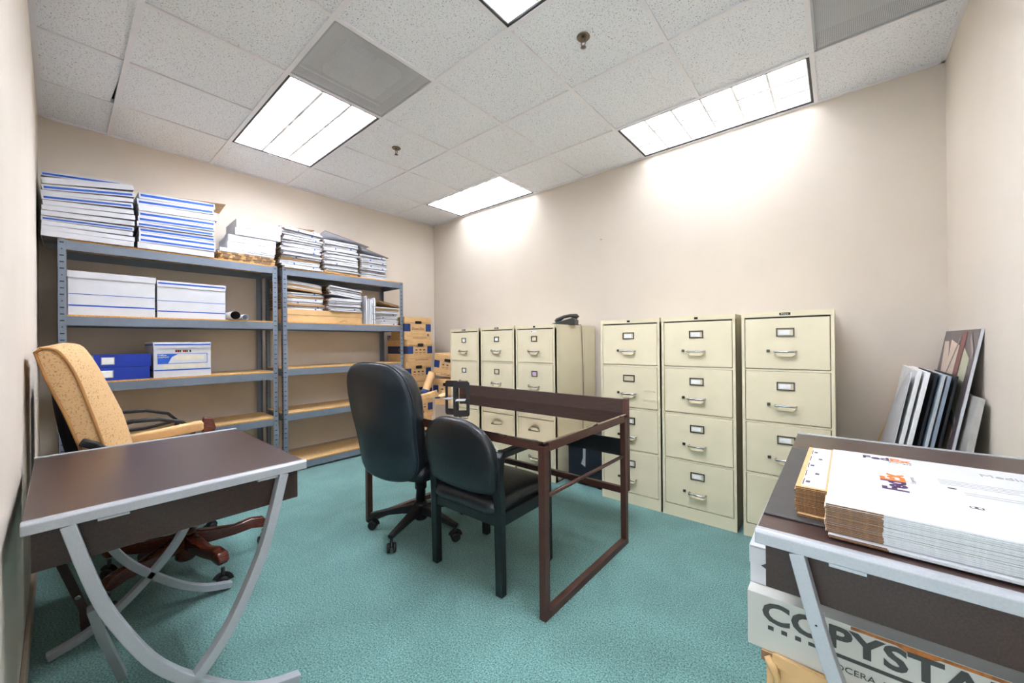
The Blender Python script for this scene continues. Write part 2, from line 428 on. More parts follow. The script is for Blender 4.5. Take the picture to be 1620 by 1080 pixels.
def sprinkler(x, y, label):
    t = thing('fire_sprinkler', label, 'sprinkler', (x, y, H+.006))
    MB().lathe([(.034, 0), (.036, -.003), (.03, -.008), (.02, -.004), (.018, -.002)], brass, 20).build('escutcheon', t)
    b = MB(); b.tube([(0, 0, -.002), (0, 0, -.022)], .008, brass, 10)
    for sx in (-1, 1): b.tube(arc((sx*.007, 0, -.02), (sx*.022, 0, -.035), (0, 0, -.055), 6), .0028, brass, 6)
    b.build('yoke', t)
    MB().lathe([(.014, -.055), (.015, -.057), (.004, -.059)], brass, 16).build('deflector_plate', t)
sprinkler(3.31, -1.505, 'ceiling sprinkler head nearest the top of the photo')
sprinkler(1.51, -1.499, 'smaller-looking ceiling sprinkler head over the middle of the room')

# ------------------------------------------------------------------ steel shelving units
def post_mb(x, y, h, sx, sy, side):
    """L-section post with punched slots; corner at (x,y), legs run towards -sx and -sy"""
    b = MB(); t = .0025; w = .038
    xa, xb = sorted((x, x-sx*w)); ya, yb = sorted((y, y-sy*w))
    xo, xi = sorted((x, x-sx*t)); yo, yi = sorted((y, y-sy*t))
    b.box(xo, xi, ya, yb, 0, h, shelf_grey); b.box(xa, xb, yo, yi, 0, h, shelf_grey)
    n = int(h/.042)
    for k in range(n):
        z = .03+k*.042; big = (k % 4 != 2)
        zz = .0035 if big else .003; ww = .009 if big else .003
        xf = x+sx*.0004
        b.box(min(x, xf), max(x, xf), (ya+yb)/2-ww, (ya+yb)/2+ww, z-zz, z+zz, slot_m)
        yf = y+sy*.0004
        b.box((xa+xb)/2-ww, (xa+xb)/2+ww, min(y, yf), max(y, yf), z-zz, z+zz, slot_m)
    return b
def shelving(y0, y1, levels, label):
    xb, xf = .03, .475; hgt = 1.858
    t = thing('shelving_unit', label, 'shelving unit', (0, 0, 0))
    for x, sx in ((xf, 1), (xb, -1)):
        for y, sy in ((y0, -1), (y1, 1)):
            post_mb(x, y, hgt, sx, sy, 0).build('post', t)
    for z in levels:
        b = MB(); h = .058; e = .003; zt = z-.012
        b.box(xf-.0045, xf-.002-.0, y0+.0385, y1-.0385, zt-h, zt+.002, shelf_grey)
        b.box(xb+.003, xb+.005, y0+.004, y1-.004, zt-h, zt+.002, shelf_grey)
        b.box(xb+.005, xf-.005, y0+.004, y0+.006, zt-h, zt+.002, shelf_grey)
        b.box(xb+.005, xf-.005, y1-.006, y1-.004, zt-h, zt+.002, shelf_grey)
        b.box(xf-.02, xf-.005, y0+.005, y1-.005, zt-.002, zt, shelf_grey)
        b.build('shelf_beam', t)
        s = MB(); s.box(xb+.005, xf-.006, y0+.007, y1-.007, zt, z, board_m)
        s.box(xf-.006, xf-.0035, y0+.04, y1-.04, zt+.0015, z, board_edge)
        s.build('shelf_board', t)
    return t
shelving(-3.268, -2.040, (1.862, 1.372, .928, .522, .088), 'grey steel shelving unit with boxes, left one against the wall')
shelving(-2.003, -.788, (1.862, 1.372, .952, .545, .088), 'grey steel shelving unit with paper stacks, next to the kraft boxes in the corner')

# ------------------------------------------------------------------ boxes on the shelves
def lid(y0, y1, z, h, stripe, label, x0=.06, x1=.475, rz=0, tilt=0, group=None, rim=True):
    """shallow white cardboard lid lying on its back: tray with walls, optional blue stripe"""
    cx, cy = (x0+x1)/2, (y0+y1)/2; hx, hy = (x1-x0)/2, (y1-y0)/2
    b = MB(); t = .003
    b.box(-hx, hx, -hy, hy, h-t, h, white_card)
    b.box(hx-t, hx, -hy, hy, 0, h-t, white_card); b.box(-hx, -hx+t, -hy, hy, 0, h-t, white_card)
    b.box(-hx+t, hx-t, -hy, -hy+t, 0, h-t, white_card); b.box(-hx+t, hx-t, hy-t, hy, 0, h-t, white_card)
    b.box(hx-.012, hx-.003, -hy+.002, -hy+.004, .002, h-.004, kraft_dk)
    if stripe:
        zs = h*(.42 if stripe == 1 else .55); q = h*.20
        b.box(hx, hx+.0004, -hy+.008, hy-.008, zs-q, zs+q, blue_print)
    o = b.build('box_lid', bevel=.0008, seg=1)
    o.location = (cx, cy, z); o.rotation_euler = (tilt, 0, rz)
    tag(o, label, 'box lid', group); return o
ORD = ['bottom', 'second from the bottom', 'third from the bottom', 'fourth from the bottom', 'fifth from the bottom', 'sixth from the bottom', 'seventh from the bottom', 'eighth from the bottom', 'ninth from the bottom', 'tenth from the bottom', 'eleventh from the bottom', 'twelfth from the bottom', 'thirteenth from the bottom', 'fourteenth from the bottom', 'fifteenth from the bottom', 'sixteenth from the bottom']
z = 1.862
seqA = [(.041, 0), (.033, 0), (.032, 0), (.030, 1), (.036, 0), (.036, 0), (.034, 0), (.036, 1), (.031, 0), (.038, 1), (.042, 0)]
for k, (h, s) in enumerate(seqA):
    j = random.uniform(-.006, .006); h *= .935; tk = .19*(k/10)**1.3
    lid(-3.330+abs(j), -2.922+j, z+.0006+.206*math.sin(tk), h-.001, s, '%s white box lid, %s in the leftmost shelf-top stack' % ('blue-striped' if s else 'plain', ORD[k]),
        x0=.05+random.uniform(-.02, .02), x1=.478+random.uniform(-.006, .012), rz=random.uniform(-.02, .02), tilt=tk, group='box lids in the leftmost stack on the shelves')
    z += h
lid(-3.328, -2.97, z+.054, .03, 1, 'white box lid with blue stripe lying tilted on top of the leftmost stack', x0=.05, x1=.40, rz=-.03, tilt=.10, group='box lids in the leftmost stack on the shelves')
z = 1.862
seqB = [(.045, 0), (.036, 1), (.038, 1), (.036, 1), (.036, 1), (.037, 1), (.040, 1), (.045, 0), (.040, 1), (.045, 2)]
for k, (h, s) in enumerate(seqB):
    j = random.uniform(-.007, .007); tk = .08*(k/9)
    lid(-2.905+j, -2.478+j+(.018 if k == 7 else 0), z+.0006+.215*math.sin(tk), h-.001, s, '%s white box lid, %s in the second shelf-top stack' % ('blue-striped' if s else 'plain', ORD[k]),
        x0=.06, x1=.478+random.uniform(-.008, .012), rz=random.uniform(-.015, .015), tilt=tk, group='box lids in the blue-striped stack')
    z += h
b = MB(); b.prism([(.44, -2.86, z+.008), (.50, -2.41, z+.040), (.16, -2.38, z+.05), (.12, -2.72, z+.085)], (0, 0, .004), kraft, kraft_dk)
tag(b.build('cardboard_flap'), 'brown cardboard flap lying on top of the blue-striped lid stack', 'cardboard')

# white shallow boxes and flattened kraft boxes, third stack
z = 1.862
for k in range(6):
    b = MB(); hx, hy = .19, .195-.002*(k % 3)
    m = white_card if k >= 4 else kraft
    b.box(-hx, hx, -hy, hy, 0, .0065, m); b.box(-hx+.01, hx-.012, -hy+.01, hy-.01, .0065, .0095, kraft_dk); b.box(-hx, hx-.004, -hy, hy, .0095, .0155, m)
    for q in range(5): b.box(hx-.004, hx+.0015, -hy+.01+q*.07+random.uniform(0, .03), -hy+.06+q*.075, .001, .0145, kraft_dk if k < 4 else m)
    o = b.build('flattened_box', bevel=.0008, seg=1); o.location = (.28, -2.25+random.uniform(-.012, .012), z+.0005); o.rotation_euler = (0, 0, random.uniform(-.03, .03))
    tag(o, 'flattened %s box, %s under the four white cartons' % ('white' if k >= 4 else 'brown', ORD[k]), 'flattened box', 'flattened boxes under the white cartons')
    z += .0165
def carton(name, hx, hy, h, m, label, cat, loc, rz=0, group=None, seam=True, tilt=0):
    b = MB(); b.box(-hx, hx, -hy, hy, 0, h, m)
    if seam:
        for q in (-.5, .45): b.box(hx, hx+.0004, q*hy-.03, q*hy+.03, 0.0005, .0025, kraft_dk)
        b.box(-hx, hx+.0004, -hy-.0003, -hy, h*.48, h*.5, fed_grey)
    o = b.build(name, bevel=.002); o.location = loc; o.rotation_euler = (tilt, 0, rz); tag(o, label, cat, group); return o
sp = [(-2.205, .056), (-2.200, .058), (-2.165, .060), (-2.155, .072)]
for k, (yc, h) in enumerate(sp):
    c = carton('white_carton', .185, .168 if k < 2 else .162, h, white_card, 'shallow white carton, %s of the pile of four beside the blue-striped lids' % ['bottom', 'second from the bottom', 'second from the top', 'top'][k], 'carton', (.285+(.01 if k > 1 else 0), yc-.01, z), rz=(-.05 if k < 2 else -.03), group='white cartons on the shelf')
    if k == 2:
        text('scribble', '2 30', (.186, .02, .015), (0, 1, 0), (0, 0, 1), .05, .02, navy_print, c)
    z += h+.003

# flattened white mailing boxes in loose piles
def flat_mesh(w, d, th, kind):
    """flattened box: two boards folded at the front edge, kraft inside, blue ticks on the printed face"""
    b = MB(); hx, hy = d/2, w/2; t = th*.36
    m = kraft if kind == 'k' else white_card
    b.box(-hx, hx, -hy, hy, 0, t, m); b.box(-hx, hx-.004, -hy+.004, hy, th-t, th, m)
    b.box(-hx, hx-.010, -hy+.002, hy-.010, t, th-t, kraft_dk)
    b.box(-hx, hx-.030, -hy-.008, -hy, t*.2, th-t*.3, kraft_fl)
    if kind != 'k':
        b.box(hx, hx+.0015, -hy+.07, hy-.02, t*.1, th*.9, white_card)
        if kind in 'bc':
            for q in ((.8,) if kind == 'b' else (.35,)):
                y = -hy+w*q; b.box(hx+.0015, hx+.0019, y-.006, y+.008, 0, th*.8, blue_print)
        if kind == 'd':
            for i in range(int((w-.1)/.012)):
                y = -hy+.08+i*.012; b.box(hx+.0015, hx+.0018, y-.0015, y+.0015, th*.35, th*.55, char_ink)
    me_o = b.build('flattened_box'); me = me_o.data; bpy.data.objects.remove(me_o); return me
FM = {}
def pile(yc, w, z0, z1, n, kinds, where, group, x1=.475, tiltmax=0, tilt0=0, d=.36, jit=.012, cat='flattened box', adj='white'):
    th = (z1-z0)/n; z = z0
    for k in range(n):
        kd = kinds[k % len(kinds)]
        key = (round(w, 3), kd, round(th, 4))
        if key not in FM: FM[key] = flat_mesh(w, d, th*.84, kd)
        o = bpy.data.objects.new('flattened_box', FM[key]); COL.objects.link(o)
        j = random.uniform(-jit, jit); tl = tilt0+tiltmax*k/n
        wob = random.uniform(-.006, .006)
        o.location = (x1-d/2+random.uniform(-.022, .014), yc+j, z+.0003+math.sin(abs(tl))*w/2); o.rotation_euler = (tl+wob, 0, random.uniform(-.04, .04))
        look = {'k': 'plain brown', 'b': adj+' blue-ticked', 'c': adj+' blue-dotted', 'd': adj+' dash-printed', 'p': 'plain '+adj}[kd]
        tag(o, 'flattened %s box, %s in %s' % (look, ORD[k], where), cat, group); z += th
    return z
g1 = 'flattened boxes in the piles on top of the right shelving unit'
za = pile(-1.835, .335, 1.8625, 2.155, 15, 'pbcdkcpdbdbpdpb', 'the pile beside the white cartons', g1, tiltmax=.0)
pile(-1.84, .33, za, 2.23, 4, 'dbcb', 'the tilted handful beside the white cartons', g1, tilt0=-.05, jit=.01)
zb = pile(-1.475, .335, 1.8625, 2.19, 15, 'kpddcpddpddcbpd', 'the middle top-shelf pile', g1)
zc = pile(-1.13, .29, 1.8625, 2.105, 12, 'ppprpbcpbcpb'.replace('r', 'd'), 'the lowest top-shelf pile', g1)
# big crooked sheets on top of the piles
b = MB(); b.prism([(.44, -1.62, zb+.085), (.46, -1.18, zb+.004), (.14, -1.15, zb+.004), (.12, -1.58, zb+.085)], (0, .001, .005), white_card, kraft_dk)
tag(b.build('flattened_box'), 'large white flattened box tilted across the top of the middle pile', 'flattened box', g1)
b = MB(); b.prism([(.45, -1.27, zc+.075), (.47, -.96, zc+.004), (.16, -.95, zc+.004), (.13, -1.25, zc+.075)], (0, .001, .005), white_card, kraft_dk)
tag(b.build('flattened_box'), 'thin white flattened box sloping down over the far pile on the top shelf', 'flattened box', g1)
b = MB(); b.prism([(.43, -1.98, 2.235), (.45, -1.72, 2.25), (.15, -1.72, 2.262), (.12, -1.98, 2.245)], (0, 0, .006), kraft, kraft_dk)
tag(b.build('flattened_box'), 'brown flattened box on the very top of the pile beside the white cartons', 'flattened box', g1)

# clipboard-like wire on the far pile
b = MB(); b.tube([(.478, -1.10, 1.932), (.482, -1.08, 1.922), (.482, -1.02, 1.926), (.482, -1.02, 1.936), (.48, -1.09, 1.938)], .002, mat('dark_wire', (70, 66, 66), .4, metal=1), 6)
b2 = tag(b.build('wire_handle'), 'dark wire handle sticking out of the far pile on the top shelf', 'wire')

# long kraft box on the second shelf with piles on it
t = thing('long_kraft_box', 'long low brown cardboard box under the paper piles on the second shelf', 'cardboard box', (.25, -1.612, 1.3725))
b = MB(); b.box(-.2, .2, -.355, .352, 0, .066, kraft); b.build('box_base', t, bevel=.002)
b = MB(); b.box(-.203, .203, -.358, .355, .066, .118, kraft); b.build('box_top', t, bevel=.003)
b = MB(); b.tube([(.2035, .12, .012), (.2035, .17, .03), (.2035, .2, .012)], .0015, kraft_dk, 5); b.build('cut_mark', t)
g2 = 'flattened boxes in the piles on the second shelf'
zd = pile(-1.80, .34, 1.4915, 1.655, 9, 'bbkcpbkpb', 'the second-shelf pile behind posts', g2, jit=.012, x1=.43)
pile(-1.81, .33, zd, 1.74, 5, 'kpkpp', 'the tilted bunch behind the posts', g2, tilt0=-.09, jit=.008, d=.33, x1=.43)
zd = pile(-1.435, .32, 1.4915, 1.625, 8, 'pbdddpdd', 'the pile left of the upright folders', g2, jit=.015)
pile(-1.43, .32, zd, 1.715, 5, 'dpppd', 'the tilted bunch beside the folders', g2, tilt0=-.1, jit=.01, d=.33)
# upright folders
ups = [(-1.222, .30, .014, 0), (-1.198, .27, .010, 0), (-1.178, .26, .014, 0), (-1.158, .255, .010, 1), (-1.135, .285, .014, 1)]
for k, (y, h, th, s) in enumerate(ups):
    b = MB(); b.box(.10, .47, y, y+th, 1.3725, 1.3725+h, white_card)
    if k == 0:
        for q in (.435, .45): b.box(q, q+.008, y-.0004, y, 1.3725+h-.03, 1.3725+h-.014, red_m)
    if s:
        for q in (.05, .11, .19): b.box(.47, .4704, y, y+th, 1.3725+q, 1.3725+q+.005, navy_print if q != .05 else blue_print)
    o = b.build('upright_folder', bevel=.001, seg=1)
    tag(o, ['tall white folder standing upright with red marks near its top', 'narrow white folder standing just right of the red-marked one', 'white folder in the middle of the five upright ones', 'white folder with dark bands, second from the right of the upright ones', 'white folder with blue and dark bands, rightmost of the upright ones'][k], 'folder', 'upright folders on the second shelf')
g3 = 'flattened boxes in the pile at the far end of the second shelf'
ze = pile(-.982, .285, 1.3725, 1.565, 11, 'bpcpcpbppkp', 'the pile right of the upright folders', g3, x1=.47, jit=.006)
b = MB(); b.prism([(.45, -1.10, ze+.075), (.46, -.82, ze+.02), (.14, -.82, ze+.03), (.12, -1.10, ze+.085)], (0, .0, .006), kraft, kraft_dk)
b.prism([(.45, -1.10, ze+.075), (.46, -.82, ze+.003), (.14, -.82, ze+.003), (.12, -1.10, ze+.075)], (0, 0, .006), kraft, kraft_dk)
b.prism([(.43, -1.098, ze+.002), (.437, -1.098, ze+.002), (.437, -1.098, ze+.07), (.43, -1.098, ze+.07)], (0, .004, 0), kraft)
tag(b.build('folded_kraft_sheet'), 'folded brown cardboard sheet propped open on the far second-shelf pile', 'cardboard')

# storage boxes on the left unit
def storage(name, hx, hy, h, body, label, loc, lidm, stripe_lid, bands, rz=0, group=None, cat='storage box', lidh=.045):
    t = thing(name, label, cat, loc, rz, group)
    b = MB(); b.box(-hx, hx, -hy, hy, 0, h-.012, body)
    for z0, z1 in bands:
        b.box(hx, hx+.0005, -hy+.002, hy-.002, z0, z1, blue_print); b.box(-hx+.002, hx-.002, -hy-.0005, -hy, z0, z1, blue_print)
    b.build('box_body', t, bevel=.002)
    l = MB(); q = .006
    l.box(-hx-q, hx+q, -hy-q, hy+q, h-.004, h, lidm)
    for a in ((hx+.001, hx+q, -hy-q, hy+q), (-hx-q, -hx-.001, -hy-q, hy+q), (-hx-q, hx+q, -hy-q, -hy-.001), (-hx-q, hx+q, hy+.001, hy+q)):
        l.box(*a, h-lidh, h-.004, lidm)
    if stripe_lid: 
        l.box(hx+q, hx+q+.0005, -hy+.004, hy-.004, h-lidh*.55, h-lidh*.3, blue_print)
        l.box(-hx, hx, -hy-q-.0005, -hy-q, h-lidh*.55, h-lidh*.3, blue_print)
    l.build('lid', t, bevel=.0015)
    return t
storage('white_storage_box', .19, .203, .29, white_card, 'white lidded storage box with plain lid on the second shelf at far left', (.262, -3.022, 1.3725), white_card, False, ((.058, .068), (.137, .141)), group='white storage boxes')
storage('white_storage_box', .18, .200, .275, white_card, 'white lidded storage box with blue stripe on its lid, beside the rolled poster', (.268, -2.606, 1.3725), white_card, True, ((.045, .053), (.125, .129)), group='white storage boxes')
# rolled posters
def roll(x0, x1, y, z, r, m_out, m_in, label):
    b = MB(); k = MB(); n = 24
    b = MB(); T = Matrix.Translation((x0, y, z)) @ Matrix.Rotation(PI/2, 4, 'Y')
    ko = b.mi(m_out); ki = b.mi(m_in); L_ = x1-x0; rings = []
    for rr, zz in ((r, 0), (r, L_), (r-.002, L_), (r-.002, .01)):
        rings.append([b.bm.verts.new(T @ Vector((rr*math.cos(t*2*PI/n), rr*math.sin(t*2*PI/n), zz))) for t in range(n)])
    for q, (A, B) in enumerate(zip(rings, rings[1:])):
        for i in range(n):
            f = b.bm.faces.new([A[i], A[(i+1) % n], B[(i+1) % n], B[i]]); f.material_index = ki if q == 2 else ko; f.smooth = q != 1
    b.bm.faces.new(rings[3]).material_index = ki; b.bm.faces.new(rings[0][::-1]).material_index = ko
    return tag(b.build('poster_roll'), label, 'poster roll')
roll(.1, .49, -2.349, 1.3725+.036, .036, white_card, mat('dark_print', (70, 60, 62), .6), 'wide rolled poster with a dark inside lying on the second shelf')
roll(.15, .50, -2.282, 1.3725+.0235, .0235, white_card, mat('pale_print', (200, 205, 214), .6), 'narrow white rolled paper lying beside the wide dark poster roll')

# blue binders and the printed storage box on the third shelf
for k in range(2):
    t = thing('blue_box_file', 'dark blue box file, %s of the two stacked behind the tan chair' % ('lower' if k == 0 else 'upper'), 'box file', (.28, -2.985+.006*k, .9285+.0905*k), 0, 'blue box files')
    b = MB(); b.box(-.17, .18, -.138, .136, 0, .088, blueA); b.box(-.168, .178, -.1385, -.137, .006, .082, card_m); b.build('case', t, bevel=.003)
    b = MB(); b.box(.18, .1808, -.105, -.042, .018, .07, chrome); b.box(.1808, .1812, -.101, -.046, .022, .066, card_m); tag(b.build('label_holder', t), 'silver-rimmed white label holder')
t = storage('office_storage_box', .19, .163, .262, white_card, 'white storage box with blue printed label and oval hand hole', (.265, -2.666, .9285), white_card, True, ((.048, .058),))
b = MB(); b.box(.19, .1908, -.045, .045, .185, .203, slot_m)
for q in range(6): b.box(.1908, .1911, -.038+.013*q, -.03+.013*q, .186, .200, [red_m, kraft_dk, card_m][q % 3])
b.build('hand_hole', t)
b = MB(); b.box(.1908, .1912, -.142, .142, .100, .175, blue_print)
b.prism([(.1914, -.085, .104), (.1914, .139, .104), (.1914, .139, .172), (.1914, -.03, .172), (.1914, -.065, .15)], (.0003, 0, 0), white_card)
b.box(.1917, .192, -.05, .12, .128, .16, mat('yellowed_label', (222, 214, 196), .7)); b.box(.1905, .191, -.11, .13, .066, .096, mat('yellowed_label', (222, 214, 196), .7))
b.build('printed_label', t)
text('lettering', 'Office\nDEPOT', (.1914, -.138, .143), (0, 1, 0), (0, 0, 1), .058, .028, white_card, t, bold=.02)

# ------------------------------------------------------------------ kraft storage boxes in the corner
def kraft_box(loc, rz, label, rot=None, w=.34, d=.41, h=.262, writing=None, group='brown storage boxes in the corner', front='x', name='kraft_storage_box', plain=False):
    """front face looks along local +X; long side along local X"""
    t = thing(name, label, 'cardboard box', loc, rz, group, rot)
    hy, hx = w/2, d/2
    b = MB(); b.box(-hx, hx, -hy, hy, 0, h-.005, kraft)
    for s in (-1, 1):
        y0, y1 = (-hy, -hy+.072) if s < 0 else (hy-.072, hy)
        b.box(hx, hx+.0005, y0, y1, h*.36, h*.70, navy_print)
    b.box(-hx+.002, hx, -hy-.0005, -hy, h*.36, h*.70, mat('navy_dark_print', (36, 44, 78), .55))
    b.prism([(hx*.1, -hy-.001, h*.53), (hx*.1+.045, -hy-.001, h*.66), (hx*.1+.09, -hy-.001, h*.53), (hx*.1+.045, -hy-.001, h*.40)], (0, -.0004, 0), kraft)
    b.prism([(hx*.1+.008, -hy-.0015, h*.53), (hx*.1+.045, -hy-.0015, h*.64), (hx*.1+.082, -hy-.0015, h*.53), (hx*.1+.045, -hy-.0015, h*.42)], (0, -.0004, 0), mat('navy_dark_print', (36, 44, 78), .55))
    if not plain:
        for i in range(3):
            y = -.055+.055*i; b.box(hx, hx+.0006, y-.014, y+.014, h*.50, h*.56, ink); b.box(hx, hx+.0006, y-.016, y+.016, h*.40, h*.42, ink); b.box(hx, hx+.0006, y-.012, y+.014, h*.35, h*.36, ink)
        b.box(hx, hx+.0006, -.06, .06, h*.66, h*.675, ink)
    else:
        for z_ in (.25, .71): b.box(hx, hx+.0006, -hy+.08, hy-.08, h*z_, h*z_+.002, ink)
        b.box(hx, hx+.0006, hy-.05, hy-.03, h*.16, h*.25, navy_print)
    b.box(hx, hx+.0006, -hy+.02, hy-.02, h*.14, h*.147, ink); b.box(hx, hx+.0006, -hy+.10, hy-.06, h*.07, h*.09, ink)
    b.build('box_body', t, bevel=.002)
    l = MB(); q = .005
    l.box(-hx-q, hx+q, -hy-q, hy+q, h-.004, h, kraft)
    for a in ((hx+.001, hx+q, -hy-q, hy+q), (-hx-q, -hx-.001, -hy-q, hy+q), (-hx-q, hx+q, -hy-q, -hy-.001), (-hx-q, hx+q, hy+.001, hy+q)):
        l.box(*a, h-.062, h-.004, kraft)
    l.build('lid', t, bevel=.0015)
    T = MB(); T.prism([(hx+q, y, z_+h-.062) for y, z_ in rrect(.085, .034, .012, 4)], (.0006, 0, 0), plenum); T.build('hand_hole', t)
    if writing: text('handwriting', writing, (hx+.0008, -.085, h*.42), (0, 1, 0), (0, 0, 1), .17, .035, ink, t, shear=.3)
    return t
hs = [0, .232, .464, .696, .95, 1.207]
labs = ['hidden bottom', 'lowest seen', 'third from the top with a handwritten word', 'second from the top', 'top']
kraft_box((.292,-0.598, .0), .0, 'brown storage box at the floor of the tall corner stack', h=.23)
kraft_box((.290,-0.596, .2315), .0, 'brown storage box, fifth from the top of the tall corner stack', h=.231)
kraft_box((.300,-0.594, .4640), .02, 'brown storage box with a handwritten word, behind the cardboard tube', h=.2315, writing='Class', plain=True)
kraft_box((.296,-0.600, .6970), -.02, 'brown storage box just above the handwritten one behind the tube, blue corner patches', h=.252)
kraft_box((.300,-0.586, .9505), .02, 'brown storage box, second from the top of the tall corner stack', h=.257)
kraft_box((.345,-0.598, 1.209), -.05, 'brown storage box with handwriting, topmost of the tall corner stack', h=.262, d=.31, w=.345, writing='Shawn Disc', plain=True)
b = MB(); b.box(.10, .17, -.775, -.62, 1.209, 1.262, mat('cloudy_plastic', (206, 198, 204), .4, rgb2=(130, 100, 160), scale=30)); tag(b.build('plastic_packet', bevel=.01), 'small cloudy purple-white packet beside the topmost corner box', 'packet')
# second, leaning stack (front faces look towards the room)
a2 = -PI/2+.30
kraft_box((.80, -.31, .0), a2, 'brown storage box at the floor of the leaning stack beside the filing cabinet', h=.25, d=.36, w=.36)
kraft_box((.80, -.31, .2515), a2, 'brown storage box in the leaning stack, third from its top', h=.25, d=.36, w=.36)
kraft_box((.80, -.31, .503), a2, 'brown storage box in the leaning stack, just under its top box', h=.25, d=.36, w=.36)
kraft_box((.795, -.305, .778), 0, 'brown storage box, tilted top one of the leaning stack beside the filing cabinet', rot=(-.12, .0, a2), h=.25, d=.36, w=.36)

# tubes, open carton and tilted box in front of the stacks
def mail_tube(p0, p1, r, label, m=kraft, cap=white_pl, band=None):
    t = thing('mailing_tube', label, 'mailing tube', p0)
    p0, p1 = Vector(p0), Vector(p1); d = p1-p0
    b = MB(); b.tube([(0, 0, 0), d], r, m, 20)
    if band:
        u = d.normalized(); b.tube([u*(d.length*band[0]), u*(d.length*band[1])], r+.0008, band[2], 20)
    b.build('tube_body', t)
    u = d.normalized(); b = MB(); b.tube([d-u*.004, d+u*.004], r+.001, cap, 20); b.build('end_cap', t)
    return t
mail_tube((.76, -.975, .02), (.75, -.600, .83), .040, 'fat brown mailing tube with dark label leaning on the corner boxes', cap=kraft, band=(.70, .77, navy_print))
mail_tube((.86, -.86, .02), (.83, -.72, .60), .035, 'short mailing tube with a red end cap beside the fat brown tube', cap=red_m)
kraft_box((1.09, -1.04, .640), 0, 'brown storage box tipped on its side behind the black high-back chair', rot=(PI+.26, .06, -1.0), h=.25, d=.20, w=.36, group=None)
t = thing('white_carton', 'white carton standing on the floor under the tipped brown box', 'carton', (1.12, -1.00, 0))
b = MB(); b.box(-.2, .2, -.16, .16, 0, .34, white_card); b.build('box_body', t, bevel=.003)
b = MB(); b.box(-.202, .202, -.162, .162, .34, .345, kraft); b.build('top_flap', t)
t = thing('open_carton', 'open brown carton with raised flaps beside the filing cabinet', 'carton', (1.092, -.745, 0))
b = MB()
for a in ((-.095, .095, -.07, -.065), (-.095, .095, .065, .07), (-.095, -.09, -.07, .07), (.09, .095, -.07, .07)): b.box(*a, 0, .60, kraft)
b.box(-.095, .095, -.07, .07, 0, .005, kraft); b.build('box_body', t)
b = MB(); b.prism([(-.095, .07, .60), (.095, .07, .60), (.095, .08, .69), (-.08, .08, .65)], (0, .004, 0), kraft, kraft_dk); b.build('raised_flap', t)
b = MB(); b.prism([(-.05, -.06, .603), (.08, -.06, .603), (.07, .05, .64), (-.01, .05, .635)], (0, .003, .003), mat('manila', (232, 205, 150), .7)); b.build('manila_paper', t)

